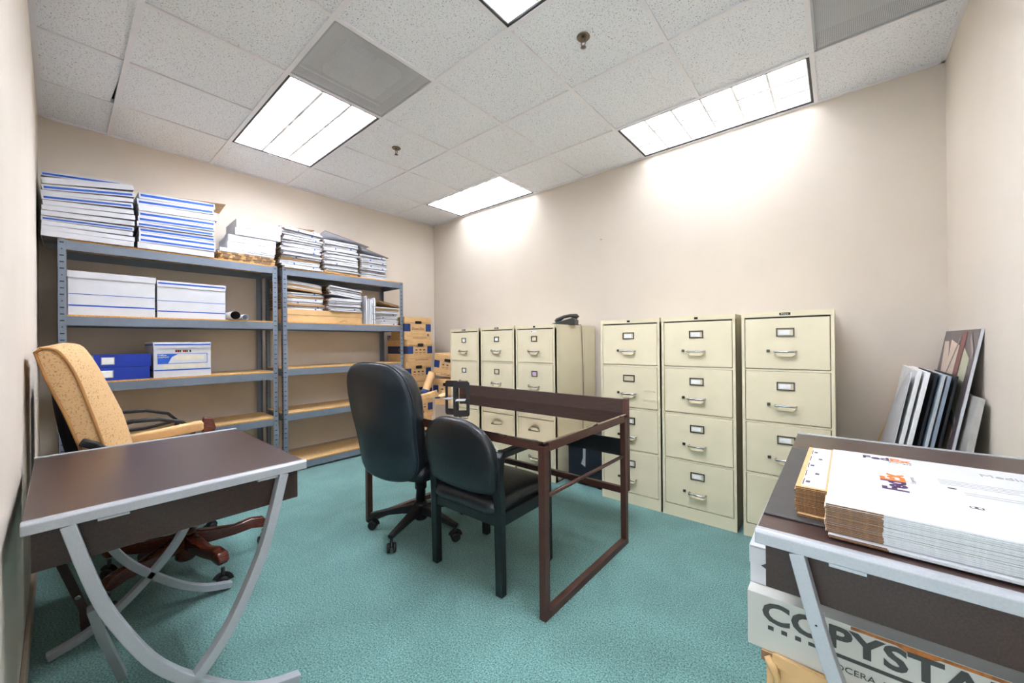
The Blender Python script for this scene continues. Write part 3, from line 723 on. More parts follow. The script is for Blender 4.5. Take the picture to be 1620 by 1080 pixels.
# ------------------------------------------------------------------ filing cabinets
def cabinet(x0, x1, yf, h, label, style, loc_yb=-.03, badge='', cards='1111', dent=False):
    w = x1-x0; d = loc_yb-yf
    t = thing('filing_cabinet', label, 'filing cabinet', ((x0+x1)/2, yf, 0), 0, None)
    hw = w/2; s = .016
    b = MB()
    b.box(-hw, hw, .004, d, .0, .012, cream)
    b.box(-hw, -hw+.002, .004, d, 0, h-.002, cream); b.box(hw-.002, hw, .004, d, 0, h-.002, cream); b.box(-hw, hw, d-.002, d, 0, h-.002, cream)
    b.box(-hw+.002, hw-.002, .03, .034, .05, h-.03, cream_dk)
    b.box(-hw, hw, .001, .03, 0, .078, cream)                     # plinth
    b.box(-hw, -hw+s, .0, .03, 0, h-.03, cream); b.box(hw-s, hw, .0, .03, 0, h-.03, cream)
    b.box(-hw-.001, hw+.001, -.002, d+.001, h-.030, h, cream)      # top cap
    pitch_ = (h-.030-.078)/4
    for k in range(1, 4): b.box(-hw+s, hw-s, .004, .03, .078+pitch_*k-.007, .078+pitch_*k+.004, cream)
    # rear stiffener seam on the sides
    for sx in (-1, 1): b.box(min(sx*hw, sx*(hw+.0006)), max(sx*hw, sx*(hw+.0006)), d*.70, d*.70+.003, 0, h-.03, mat('cabinet_seam', (178, 172, 142), .5))
    b.build('cabinet_body', t, bevel=.0015)
    if badge is not None:
        b = MB(); bw = .026 if badge else .011
        b.box(-bw, bw, -.0035, -.002, h-.023, h-.009, plenum); o = b.build('name_badge', t)
        if badge: text('lettering', badge, (-.018, -.0037, h-.020), (1, 0, 0), (0, 0, 1), .036, .008, card_m, o, depth=.0003)
    for k in range(4):
        z0 = .078+pitch_*k+.007; z1 = .078+pitch_*(k+1)-.009
        if k == 0: z0 = .082
        dr = MB(); dr.box(-hw+s+.003, hw-s-.003, -.001, .028, z0, z1, cream)
        if dent and k == 2:
            for q in (.055, .062, .118, .126):
                dr.tube([(hw-.115, -.0015, z0+q), (hw-.035, -.0015, z0+q)], .0022, cream, 6)
        dr = dr.build('drawer', t, bevel=.003)
        hh = z1-z0
        # label holder
        cw, ch = (.043, .024) if style == 'a' else (.030, .024)
        cz = z1-.28*hh; xo = 0
        l = MB()
        for a in ((-cw, cw, cz-ch, cz-ch+.006), (-cw, cw, cz+ch-.006, cz+ch), (-cw, -cw+.006, cz-ch, cz+ch), (cw-.006, cw, cz-ch, cz+ch)):
            l.box(a[0], a[1], -.007, -.001, a[2], a[3], holder_m)
        cd = cards[3-k]
        if cd == '1': l.box(-cw+.010, cw-(.020 if style == 'a' else .01), -.004, -.002, cz-ch+.009, cz+ch-.012, card_m)
        if cd == 'p': l.box(-cw+.008, cw-.008, -.004, -.002, cz-ch+.012, cz+ch-.008, mat('lilac_card', (222, 190, 222), .7))
        l.build('label_holder', dr, bevel=.0008, seg=1)
        hz = z1-.66*hh; hl = .05
        g = MB()
        g.tube([(-hl, 0, hz), (-hl, -.026, hz), (-hl+.004, -.032, hz), (hl-.004, -.032, hz), (hl, -.026, hz), (hl, 0, hz)], .0052, chrome, 8)
        g.box(-hl, hl, -.033, -.028, hz-.006, hz+.004, chrome)
        g.build('handle', dr)
        c = MB()                                                   # cream finger cup below the chrome bar
        P = [(-hl-.004, hz+.004), (-hl+.002, hz-.020), (-hl+.016, hz-.030), (hl-.016, hz-.030), (hl-.002, hz-.020), (hl+.004, hz+.004)]
        for (xa, za), (xb, zb) in zip(P, P[1:]):
            c.prism([(xa, -.001, za), (xb, -.001, zb), (xb*.96, -.022, zb+.003), (xa*.96, -.022, za+.003)], (0, 0, .003), cream)
        c.build('handle_cup', dr, bevel=.001, seg=1)
        k_ = MB(); lx = -hl-.032 if style == 'a' else -hl-.012
        k_.box(lx-.008, lx+.008, -.010, -.001, hz-.004, hz+.012, chrome if style == 'b' else holder_m); k_.build('latch', dr, bevel=.001, seg=1)
    return t
cabinet(1.200, 1.625, -.70, 1.308, 'cream filing cabinet beside the kraft boxes, leftmost of the row', 'b', badge='Filex')
cabinet(1.656, 2.084, -.70, 1.314, 'cream filing cabinet with empty second label, between the leftmost one and the phone cabinet', 'b', badge='Filex', cards='1000')
cabinet(2.106, 2.530, -.70, 1.312, 'cream filing cabinet carrying the black telephone, its side fully visible', 'b', badge='', cards='0p11')
cabinet(2.957, 3.405, -.70, 1.322, 'cream filing cabinet with a dented second drawer, right of the gap', 'a', badge='', cards='1011', dent=True)
cabinet(3.418, 3.868, -.70, 1.323, 'cream filing cabinet standing between the dented one and the rightmost one', 'a', badge='')
cabinet(3.902, 4.338, -.70, 1.325, 'cream filing cabinet partly hidden by the right desk, rightmost of the row', 'a', badge='Filex')
# paper label stuck over the third cabinet's first holder
b = MB(); b.box(2.285, 2.345, -.7025, -.7015, 1.246, 1.262, card_m); b.box(2.285, 2.297, -.7028, -.7024, 1.250, 1.259, red_m)
o = b.build('paper_sticker'); tag(o, 'small white paper sticker above the first drawer label of the phone cabinet', 'sticker')

# telephone on the third cabinet
t = thing('desk_telephone', 'black office telephone on top of the filing cabinet', 'telephone', (2.44, -.40, 1.3125), -1.17)
b = MB(); b.prism([(-.11, -.10, 0), (-.11, .10, 0), (-.11, .10, .052), (-.11, .085, .060), (-.11, -.10, .012)], (.23, 0, 0), phone_m); b.build('base', t, bevel=.004)
def onslope(u, v): return Vector((u, v, .0125+(v+.10)*.26))
b = MB(); b.prism([onslope(-.03, -.085)+Vector((0, 0, .001)), onslope(.08, -.085)+Vector((0, 0, .001)), onslope(.08, .075)+Vector((0, 0, .001)), onslope(-.03, .075)+Vector((0, 0, .001))], (0, 0, .002), phone_g); b.build('faceplate', t)
b = MB()
for i in range(4):
    for j in range(5):
        p = onslope(-.015+.022*i, -.07+.026*j)+Vector((0, 0, .003)); b.box(p.x-.007, p.x+.007, p.y-.008, p.y+.008, p.z-.001, p.z+.003, red_m if (i, j) in ((0, 0), (1, 3)) else phone_m)
b.build('keypad', t)
b = MB(); b.prism([onslope(.084, -.08)+Vector((0, 0, .002)), onslope(.090, -.08)+Vector((0, 0, .002)), onslope(.090, .08)+Vector((0, 0, .002)), onslope(.084, .08)+Vector((0, 0, .002))], (0, 0, .002), teal_m)
b.prism([onslope(.062, -.0)+Vector((0, 0, .004)), onslope(.074, -.0)+Vector((0, 0, .004)), onslope(.074, .08)+Vector((0, 0, .004)), onslope(.062, .08)+Vector((0, 0, .004))], (0, 0, .002), teal_m); b.build('index_strip', t)
b = MB(); b.tube([(-.075, -.105, .035), (-.075, -.09, .05), (-.075, -.03, .082), (-.075, .03, .092), (-.075, .085, .085), (-.075, .10, .07)], [.02, .024, .015, .015, .023, .02], phone_m, 12); b.build('handset', t)
b = MB(); b.tube([(2.50, -.30, 1.316), (2.528, -.285, 1.318), (2.5355, -.283, 1.30), (2.5355, -.275, 1.18), (2.5355, -.262, .9), (2.5355, -.26, .5), (2.5355, -.25, .02)], .0028, plastic_bk, 6)
tag(b.build('telephone_cord'), 'thin dark cord hanging down the side of the phone cabinet', 'cord')

# dark wheeled case in the gap between cabinets
t = thing('wheeled_case', 'dark slim wheeled case standing in the gap between the filing cabinets', 'case', (2.755, -.44, 0))
b = MB(); b.box(-.155, .155, -.18, .28, .05, .42, mat('navy_case', (26, 32, 40), .4)); b.build('shell', t, bevel=.01)
b = MB(); b.box(.155, .16, -.17, .27, .05, .41, silver); b.box(-.158, -.155, -.17, .27, .05, .41, silver); b.build('edge_trim', t)
b = MB(); b.prism([(-.03, -.181, .18), (.01, -.181, .16), (.015, -.181, .37), (-.01, -.181, .37), (-.012, -.181, .23)], (0, -.0006, 0), silver); b.build('silver_mark', t)
for sx in (-1, 1):
    for y in (-.15, .24): MB().tube([(sx*.125-.012, y, .026), (sx*.125+.012, y, .026)], .025, plastic_bk, 14).build('wheel', t)
    MB().box(sx*.125-.014, sx*.125+.014, -.17, .26, .045, .055, plastic_bk).build('wheel_bracket', t)

# ------------------------------------------------------------------ centre desk with mirror-dark glass top
t = thing('glass_top_desk', 'brown steel-framed desk with reflective glass top in the middle of the room', 'desk', (2.66, -1.6, 0))
X0, X1, Y0, Y1, ZT = -.735, .74, -.405, .395, .738
b = MB(); b.box(X0+.004, X1-.004, Y0+.004, Y1, ZT+.001, ZT+.009, glass_m); tag(b.build('glass_top', t, bevel=.001, seg=1), 'reflective dark glass top')
f = .033
for sx in (X0+f/2, X1-f/2):
    b = MB()
    for y in (Y0+f/2, Y1-f/2): b.box(sx-f/2, sx+f/2, y-f/2, y+f/2, 0, ZT-.012, desk_brown)
    b.box(sx-f/2, sx+f/2, Y0+f, Y1-f, 0, f, desk_brown); b.build('side_frame', t, bevel=.0015)
    b = MB(); b.box(sx-f/2, sx+f/2, Y0+f+.002, Y1-f-.002, ZT-.036, ZT, desk_brown); b.build('side_rail', t, bevel=.0015)
    b = MB(); b.tube([(sx, Y0+f, .51), (sx, Y1-f, .505)], .0095, desk_brown, 10); b.build('cross_rod', t)
b = MB(); b.box(X0+f, X1-f, Y0+.004, Y0+.034, ZT-.034, ZT, desk_brown); b.build('front_rail', t, bevel=.0015)
b = MB(); b.box(X0+f, X1-f, Y1-.03, Y1-.006, .288, .325, desk_brown); b.build('back_rail', t, bevel=.0015)
b = MB(); b.box(X0+f, X1-f, Y1-.016, Y1-.008, .500, .598, plastic_bk); b.build('modesty_panel', t)
b = MB(); b.box(X0+.0, X1-f, Y1+.004, Y1+.022, ZT-.01, .825, wood_dk); b.build('back_panel', t, bevel=.001, seg=1)
for sx in (X0+f/2, X1-f/2+.002): MB().box(sx-f/2, sx+f/2, Y1+.001, Y1+.024, .296, .828, desk_brown).build('panel_post', t, bevel=.0015)


def bookend(x, y, rz, label):
    t = thing('bookend', label, 'bookend', (x, y, ZT+.0095), rz, 'bookends on the glass desk')
    b = MB(); o = rrect(.12, .13, .018, 4, 0, .065); o = [(u, max(v, .0)) for u, v in o]
    b.prism([(u, 0, v) for u, v in o if v > .035] + [(-.06, 0, 0), (-.036, 0, 0), (-.036, 0, .082), (.036, 0, .082), (.036, 0, 0), (.06, 0, 0)], (0, .0015, 0), plastic_bk)
    b.build('upright_plate', t)
    b = MB(); b.box(-.034, .034, -.09, 0, 0, .0015, silver); b.build('base_plate', t)
bookend(2.055, -1.385, .30, 'black metal bookend nearer the kraft boxes on the glass desk')
bookend(2.175, -1.395, .75, 'black metal bookend nearer the drawers on the glass desk')

# ------------------------------------------------------------------ chairs
def caster(b, x, y, ang, top=.085, r=.026):
    """twin-wheel caster at (x, y) in mesh builder b"""
    dx, dy = math.cos(ang), math.sin(ang)
    for s in (-1, 1):
        c = Vector((x-dy*s*.016, y+dx*s*.016, r)); n_ = Vector((-dy, dx, 0))
        b.tube([c-n_*.009, c-n_*.006, c+n_*.006, c+n_*.009], [r*.8, r, r, r*.8], plastic_bk, 16)
    b.tube([(x, y, r), (x, y, top)], .008, plastic_bk, 8)
    P = [(x+dx*(r+.004)*math.cos(a), y+dy*(r+.004)*math.cos(a), r+(r+.004)*math.sin(a)) for a in [PI*.1*i for i in range(0, 10)]]
    b.sweep(P, .026, .004, plastic_bk, upv=(-dy+1e-4, dx, 0))
def star_base(t, R, hub_z, m, a0, woody=False):
    b = MB(); b.lathe([(.034, .055), (.045, .07), (.045, hub_z), (.03, hub_z+.015)], plastic_bk if not woody else m, 20); b.build('base_hub', t)
    for k in range(5):
        a = a0+k*2*PI/5; dx, dy = math.cos(a), math.sin(a); l = MB()
        if woody:
            pts = [(.03*dx, .03*dy, hub_z-.035), (.10*dx, .10*dy, hub_z-.045), (.2*dx, .2*dy, hub_z-.055), ((R-.06)*dx, (R-.06)*dy, hub_z-.045), ((R-.01)*dx, (R-.01)*dy, hub_z-.055), ((R+.012)*dx, (R+.012)*dy, hub_z-.075)]
            l.sweep(pts, [.05, .05, .042, .044, .046, .04], [.075, .065, .05, .055, .055, .03], m, smooth=True)
            lo = l.build('base_leg', t, bevel=.006, seg=3)
        else:
            pts = [(.03*dx, .03*dy, hub_z-.03), (.12*dx, .12*dy, hub_z-.04), ((R-.03)*dx, (R-.03)*dy, .095), ((R+.012)*dx, (R+.012)*dy, .088)]
            l.sweep(pts, [.055, .042, .034, .03], [.055, .042, .026, .022], m)
            lo = l.build('base_leg', t, bevel=.005, seg=2)
        c = MB(); caster(c, R*dx, R*dy, a+1.0+k*.7, top=.09); c.build('caster', lo)

# high-back executive chair, seen from behind
t = thing('executive_chair', 'black leather high-back swivel chair pulled up to the glass desk', 'office chair', (2.283, -1.828, 0), math.radians(13))
star_base(t, .30, .155, plastic_bk, math.radians(-8))
MB().lathe([(.028, .14), (.028, .25), (.036, .25), (.036, .36)], plastic_bk, 20).build('gas_lift', t)
MB().box(-.10, .10, -.12, .12, .35, .375, plastic_bk).build('seat_plate', t, bevel=.004)
def exec_map(off):
    def fn(u, v, w_):      # u across, v height, w forward
        lean = -.283-.22*max(0, v-.50)**1.1 + .35*max(0, .50-v)**1.5
        return Vector((u, lean + w_ + 1.0*(u*u)*.45, v))
    return fn
ol = smooth_closed([(0, 1.058), (.13, 1.045), (.205, .985), (.235, .88), (.235, .76), (.222, .65), (.218, .55), (.208, .47), (.165, .41), (.06, .385), (-.06, .385), (-.165, .41), (-.208, .47), (-.218, .55), (-.222, .65), (-.235, .76), (-.235, .88), (-.205, .985), (-.13, 1.045)], 3)
b = MB(); b.pad(ol, [(.022, -.014), (.006, -.008), (0, 0), (.002, .012)], leather_b, exec_map(0), dome=.012); b.build('back_shell', t)
b = MB(); b.tube([exec_map(0)(u*1.005, .73+(v-.73)*1.004, .009) for u, v in ol], .0045, piping_m, 8, closed=True); b.build('piping', t)
ol2 = [(u*.985, .74+(v-.74)*.98) for u, v in ol]
def cush(u, v, w_):
    p = exec_map(0)(u, v, w_); 
    bul = .016*math.sin((v-.45)*15.5)*(w_ > .05)*(1-(abs(u)/.26)**2)
    p.y += bul; return p
b = MB(); b.pad(ol2, [(.02, .008), (0, .016), (-.008, .04), (-.004, .075), (.014, .10), (.045, .112)], leather, cush, dome=.014); b.build('back_cushion', t)
b = MB(); b.pad(smooth_closed([(-.20, -.22), (0, -.24), (.20, -.22), (.235, -.05), (.235, .14), (.17, .21), (0, .222), (-.17, .21), (-.235, .14), (-.235, -.05)], 4), [(.03, .375), (.006, .385), (0, .42), (.006, .455), (.03, .475)], leather, lambda u, v, w_: Vector((u, v, w_)), dome=.02); b.build('seat', t)
for sx in (-1, 1):
    b = MB(); x = sx*.262
    b.sweep(arc((x, -.17, .60), (x, -.19, .44), (x*.85, -.06, .40), 8), .045, .028, plastic_bk, upv=(sx, 0, 0))
    b.sweep(arc((x, .17, .60), (x, .2, .42), (x*.85, .06, .40), 8), .045, .028, plastic_bk, upv=(sx, 0, 0)); b.build('arm_support', t, bevel=.005)
    b = MB(); b.pad(rrect(.066, .34, .03, 6, x, -.03), [(.012, .590), (0, .602), (0, .618), (.014, .632)], plastic_bk, lambda u, v, w_: Vector((u, v, w_-.03*max(0, -v-.08))), dome=.004); b.build('armrest', t)

# guest chair, seen from behind
gx, gy = 2.902, -1.825
t = thing('guest_chair', 'black wooden armchair with padded leather seat and rounded back at the desk corner', 'chair', (gx, gy, 0), math.radians(1))
for sx in (-1, 1):
    x = sx*.230
    pts = [(x, -.172, 0), (x, -.175, .2), (x, -.178, .42), (x, -.187, .56), (x, -.178, .63), (x, -.15, .652)]
    MB().sweep(pts, .036, [.04, .042, .046, .046, .042, .034], wood_bk, upv=(1, 0, 0)).build('rear_leg', t, bevel=.004)
    MB().sweep([(x, .198, 0), (x, .196, .3), (x, .19, .60), (x, .185, .64)], .034, .042, wood_bk, upv=(1, 0, 0)).build('front_leg', t, bevel=.004)
    MB().sweep([(x, -.165, .645), (x, 0, .648), (x, .21, .645)], .044, .030, wood_bk).build('armrest', t, bevel=.005)
    MB().box(x-.013, x+.013, -.15, .18, .315, .375, wood_bk).build('side_rail', t, bevel=.003)
MB().box(-.215, .215, -.188, -.162, .315, .375, wood_bk).build('back_rail', t, bevel=.003)
MB().box(-.215, .215, .183, .207, .315, .375, wood_bk).build('front_rail', t, bevel=.003)
b = MB(); b.pad(smooth_closed([(-.212, -.195), (0, -.205), (.212, -.195), (.216, 0), (.214, .20), (.12, .235), (0, .24), (-.12, .235), (-.214, .20), (-.216, 0)], 4), [(.012, .366), (0, .378), (-.002, .402), (.006, .424), (.035, .437)], leather, lambda u, v, w_: Vector((u, v, w_)), dome=.014); b.build('seat', t)
gb = smooth_closed([(0, .792), (.09, .783), (.165, .748), (.212, .69), (.226, .62), (.222, .55), (.205, .475), (.12, .455), (0, .45), (-.12, .455), (-.205, .475), (-.222, .55), (-.226, .62), (-.212, .69), (-.165, .748), (-.09, .783)], 4)
def gmap(u, v, w_): return Vector((u*1.08, -.212+w_-.16*(v-.5)+.30*u*u, v+.012*(v > .6)))
b = MB(); b.pad(gb, [(.03, -.022), (.008, -.016), (0, -.004), (0, .014), (.01, .026), (.04, .034)], leather, gmap, dome=.012); b.build('backrest', t)
b = MB(); b.tube([gmap(u*1.002, .62+(v-.62)*1.003, .010) for u, v in gb], .0035, piping_m, 6, closed=True); b.build('piping', t)

# tan executive chair by the left wall
t = thing('tan_armchair', 'tan upholstered swivel armchair with a dark red wooden base, behind the left desk', 'office chair', (1.70, -2.852, 0), math.radians(-3))
star_base(t, .335, .19, mahog, math.radians(17), woody=True)
MB().lathe([(.045, .17), (.04, .2), (.03, .2), (.03, .38)], plastic_bk, 20).build('gas_lift', t)
b = MB(); b.box(-.24, .24, -.22, .25, .37, .41, mahog); b.build('seat_frame', t, bevel=.01)
b = MB(); b.pad(smooth_closed([(-.24, -.22), (0, -.23), (.24, -.22), (.25, 0), (.245, .24), (.1, .28), (-.1, .28), (-.245, .24), (-.25, 0)], 4), [(.02, .41), (0, .42), (0, .49), (.02, .51), (.06, .52)], fabric_tan, lambda u, v, w_: Vector((u, v, w_)), dome=.015); b.build('seat_cushion', t)
def tb_map(u, d, z): return Vector((u, d, z))
# back: side profile extruded across, rounded roll at the top
prof_f = [(-.215, .48), (-.245, .58), (-.276, .74), (-.313, .90), (-.346, 1.03), (-.376, 1.11), (-.402, 1.150), (-.442, 1.158)]
prof_b = [(-.458, 1.14), (-.455, 1.13), (-.43, 1.03), (-.388, .90), (-.345, .74), (-.31, .62), (-.28, .50)]
b = MB(); n = 12; rings = []; k = b.mi(fabric_tan); k2 = b.mi(fabric_tan)
def cr2(P):
    q = smooth_path([(0, a, c) for a, c in P], 3); return [(v.y, v.z) for v in q]
prof_f = cr2(prof_f); prof_b = cr2(prof_b)
P = prof_f+prof_b; N_ = len(P)
cyy = sum(p[0] for p in P)/N_; czz = sum(p[1] for p in P)/N_
for i in range(n+1):
    s = -1+2*i/n; x = s*.255; 
    sc = 1 if abs(s) < .99 else .97
    cur = .0+.03*(s*s)
    ring = []
    for q, (y, z_) in enumerate(P):
        front = q < len(prof_f)
        bulge = ((.078-.030*min(1, max(0, (z_-.85)/.3)))*(1-abs(s)**3)) if front else 0
        topd = .022*(1-abs(s)**4)*min(1, max(0, (z_-1.0)/.14))
        ring.append(b.bm.verts.new((x, y+bulge, z_+topd)))
    rings.append(ring)
for A, B in zip(rings, rings[1:]):
    for i in range(N_):
        fc = b.bm.faces.new([A[i], A[(i+1) % N_], B[(i+1) % N_], B[i]]); fc.material_index = k; fc.smooth = True
b.bm.faces.new(rings[0][::-1]); b.bm.faces.new(rings[-1])
b.build('backrest', t, bevel=.012, seg=3)
for sx in (-1, 1):
    b = MB(); b.tube([(sx*.257, y+(-.006), z_) for y, z_ in prof_f], .0055, tan_pipe, 8)
    b.tube([(sx*.257, y, z_) for y, z_ in prof_b], .005, tan_pipe, 8)
    b.tube([(sx*.257, prof_f[-1][0], prof_f[-1][1]), (sx*.257, prof_b[0][0], prof_b[0][1])], .005, tan_pipe, 8)
    b.build('piping', t)
for sx in (-1, 1):
    x = sx*.262
    b = MB(); b.sweep([(x, -.225, .664), (x, -.10, .675), (x, .08, .695), (x, .105, .695)], [.055, .06, .062, .06], [.055, .052, .055, .05], fabric_tan2, smooth=True); b.build('arm_pad', t, bevel=.012, seg=3)
    b = MB(); b.sweep([(x, .10, .715), (x, .128, .712), (x, .133, .68), (x, .11, .61), (x, .09, .54), (x*.93, .07, .40)], .058, [.03, .03, .034, .036, .04, .04], mahog, upv=(1, 0, 0)); b.build('arm_front', t, bevel=.006, seg=3)
    b = MB(); b.sweep([(x, -.25, .70), (x, -.31, .755), (x, -.345, .775)], .05, .03, plastic_bk); b.build('arm_bracket', t, bevel=.006)

# black task chair behind the tan one
t = thing('task_chair', 'black office chair with looped plastic arms, mostly hidden behind the tan chair', 'office chair', (1.145, -2.915, 0), math.radians(0))
star_base(t, .28, .13, plastic_bk, math.radians(60))
MB().lathe([(.028, .12), (.028, .40)], plastic_bk, 18).build('gas_lift', t)
b = MB(); b.pad(rrect(.46, .44, .08, 5, 0, .02), [(.02, .40), (0, .415), (0, .45), (.02, .47)], fab_bk, lambda u, v, w_: Vector((u, v, w_)), dome=.01); b.build('seat', t)
b = MB(); b.pad(rrect(.44, .50, .09, 5, 0, .79), [(.02, -.03), (0, -.02), (0, .02), (.02, .035)], fab_bk, lambda u, v, w_: Vector((u, -.290-.13*(v-.55)+w_+.15*u*u, v)), dome=.01); b.build('backrest', t)
MB().sweep([(0, -.1, .40), (0, -.29, .42), (0, -.315, .60)], .07, .012, plastic_bk, upv=(1, 0, 0)).build('back_bracket', t)
for sx in (-1, 1):
    x = sx*.235
    b = MB(); b.sweep([(x, -.24, .66), (x, -.20, .735), (x, -.10, .757), (x, 0, .752), (x, .10, .72), (x, .15, .66), (x, .12, .56), (x*.8, .05, .43)], .018, .045, plastic_bk, upv=(sx, 0, 0), smooth=False)
    b.sweep([(x, -.24, .66), (x, -.17, .635), (x, .0, .64), (x, .12, .66)], .014, .03, plastic_bk, upv=(sx, 0, 0)); b.build('arm_loop', t, bevel=.004)

# ------------------------------------------------------------------ silver-framed side desks
def x_frame(t, half, zc, ztop, n=10, wd=.030):
    """two crossing curved legs in the local YZ plane; returns builders at x offset"""
    pts = [(-.240*half/.31, ztop), (-.209*half/.31, .601), (-.176*half/.31, .489), (-.122*half/.31, .366), (-.073*half/.31, .279), (0, zc), (.10*half/.31, .100), (.19*half/.31, .045), (.285*half/.31, .016)]
    return pts
def side_desk(name, label, loc, rz, L_, half, top_h, edge=.028, mat_top=wood_top, apron=.11, legs_x=(0, 1), inset=.045):
    """local X = desk length from far bar (x=0) to near bar (x=L_), local Y across (-half..half)"""
    t = thing(name, label, 'desk', loc, rz)
    MB().box(.02, L_-.02, -half, half, top_h-.024, top_h-.0035, mat_top).build('desktop', t, bevel=.001, seg=1)
    for x in (0, L_):
        s = 1 if x == 0 else -1
        b = MB(); b.prism([(x, -half-.002, top_h-.030), (x, -half-.002, top_h-.006), (x+s*.006, -half-.002, top_h), (x+s*.022, -half-.002, top_h), (x+s*.022, -half-.002, top_h-.030)], (0, 2*half+.004, 0), silver)
        b.build('end_bar', t, bevel=.002)
        pts = x_frame(t, half, .193, top_h-.03)
        for sg in (-1, 1):
            P = smooth_path([(x+s*.016, sg*y, z_) for y, z_ in pts], 4)
            b = MB(); b.sweep(P, .026, .034, silver, upv=(1, 0, 0)); lg = b.build('curved_leg', t, bevel=.002)
            q = pts[1]; o_ = Vector((x+s*.016-s*.013, sg*q[0], q[1]))
            b = MB(); b.lathe([(.006, 0), (.0085, .001), (.007, .003), (.002, .004)], chrome, 12, T=Matrix.Translation(o_) @ Matrix.Rotation(-s*PI/2, 4, 'Y')); b.build('bolt', lg)
    za = top_h-.025-apron; zb_ = top_h-.0245
    b = MB(); b.box(.066, L_-inset-.016, -half+.012, -half+.028, za, zb_, wood_dk); b.box(.066, L_-inset-.016, half-.028, half-.012, za, zb_, wood_dk)
    b.box(.05, .066, -half+.012, half-.012, za, zb_, wood_dk); b.box(L_-inset-.016, L_-inset, -half+.012, half-.012, za, zb_, wood_dk)
    b.build('apron', t, bevel=.001, seg=1)
    b = MB()
    for y in (-half*.52, half*.62):
        b.box(L_-.045, L_-.002, y-.028, y+.028, top_h-.037, top_h-.0305, silver)
    b.build('mounting_plate', t, bevel=.001)
    return t
side_desk('side_desk', 'dark brown desk with silver ends and crossed curved legs against the left wall', (2.052, -3.023, 0), 0, .852, .298, .76)
side_desk('side_desk', 'dark brown silver-edged desk carrying the stack of white mailing boxes', (4.527, -1.24, 0), -PI/2, 1.095, .314, .76, apron=.115)
# loose silver brace standing under the left desk
b = MB(); b.sweep([(2.56, -3.205, .36), (2.52, -3.185, .25), (2.44, -3.145, .08), (2.40, -3.13, .012)], .03, .022, silver, upv=(0, 1, 0))
tag(b.build('metal_brace', bevel=.002), 'short silver metal brace on the carpet under the left desk', 'brace')
b = MB(); b.sweep([(2.0, -3.305, .50), (2.0, -3.262, .32), (2.0, -3.207, .12), (2.0, -3.20, .012)], .026, .016, wood_dk, upv=(1, 0, 0))
b.tube([(2.022, -3.222, .178), (2.018, -3.222, .178)], .008, chrome, 12)
tag(b.build('dark_brace', bevel=.002), 'dark upright brace with a silver bolt under the left desk by the wall', 'brace')

# ------------------------------------------------------------------ things on and under the right desk
ZD = .7570
b = MB(); b.prism([(4.215, -2.235, ZD), (4.215, -1.55, ZD), (4.72, -1.55, ZD), (4.72, -2.235, ZD)][::1], (0, 0, .004), mat_m)
tag(b.build('desk_mat', bevel=.0015), 'dark grey vinyl desk mat under the white mailing boxes', 'desk mat')
# stack of flat-packed mailers: each one a thing
zz = ZD+.0042; nfx = 19; thx = .0034
def mailer(z, j, top=False, kind=0):
    b = MB(); x0, x1, y0, y1 = 0, .52, -.255, .245
    t_ = thx*.86; 
    b.box(x0, x1, y0, y1, 0, t_, fed_white)                                     # main panel
    b.box(x0+.0005, x0+.088, y0-.0006, y0, .0002, t_-.0002, kraft_fl)           # raw corrugated edge
    b.box(x0+.088, x1, y0-.0006, y0, .0002, t_*.45, fed_grey)
    b.box(x0-.0006, x0, y0, y1-.03, .0002, t_-.0002, kraft)
    b.box(x0-.058, x0-.0006, y0+.075, y1-.015, 0, t_, kraft)                    # side tab
    b.box(x0-.058, x0-.0006, y0+.0744, y0+.075, 0.0002, t_-.0002, kraft_fl)
    if top:
        b.box(x0-.048, x0-.004, y0+.085, y1-.02, t_, t_+.0003, fed_white)
    return b
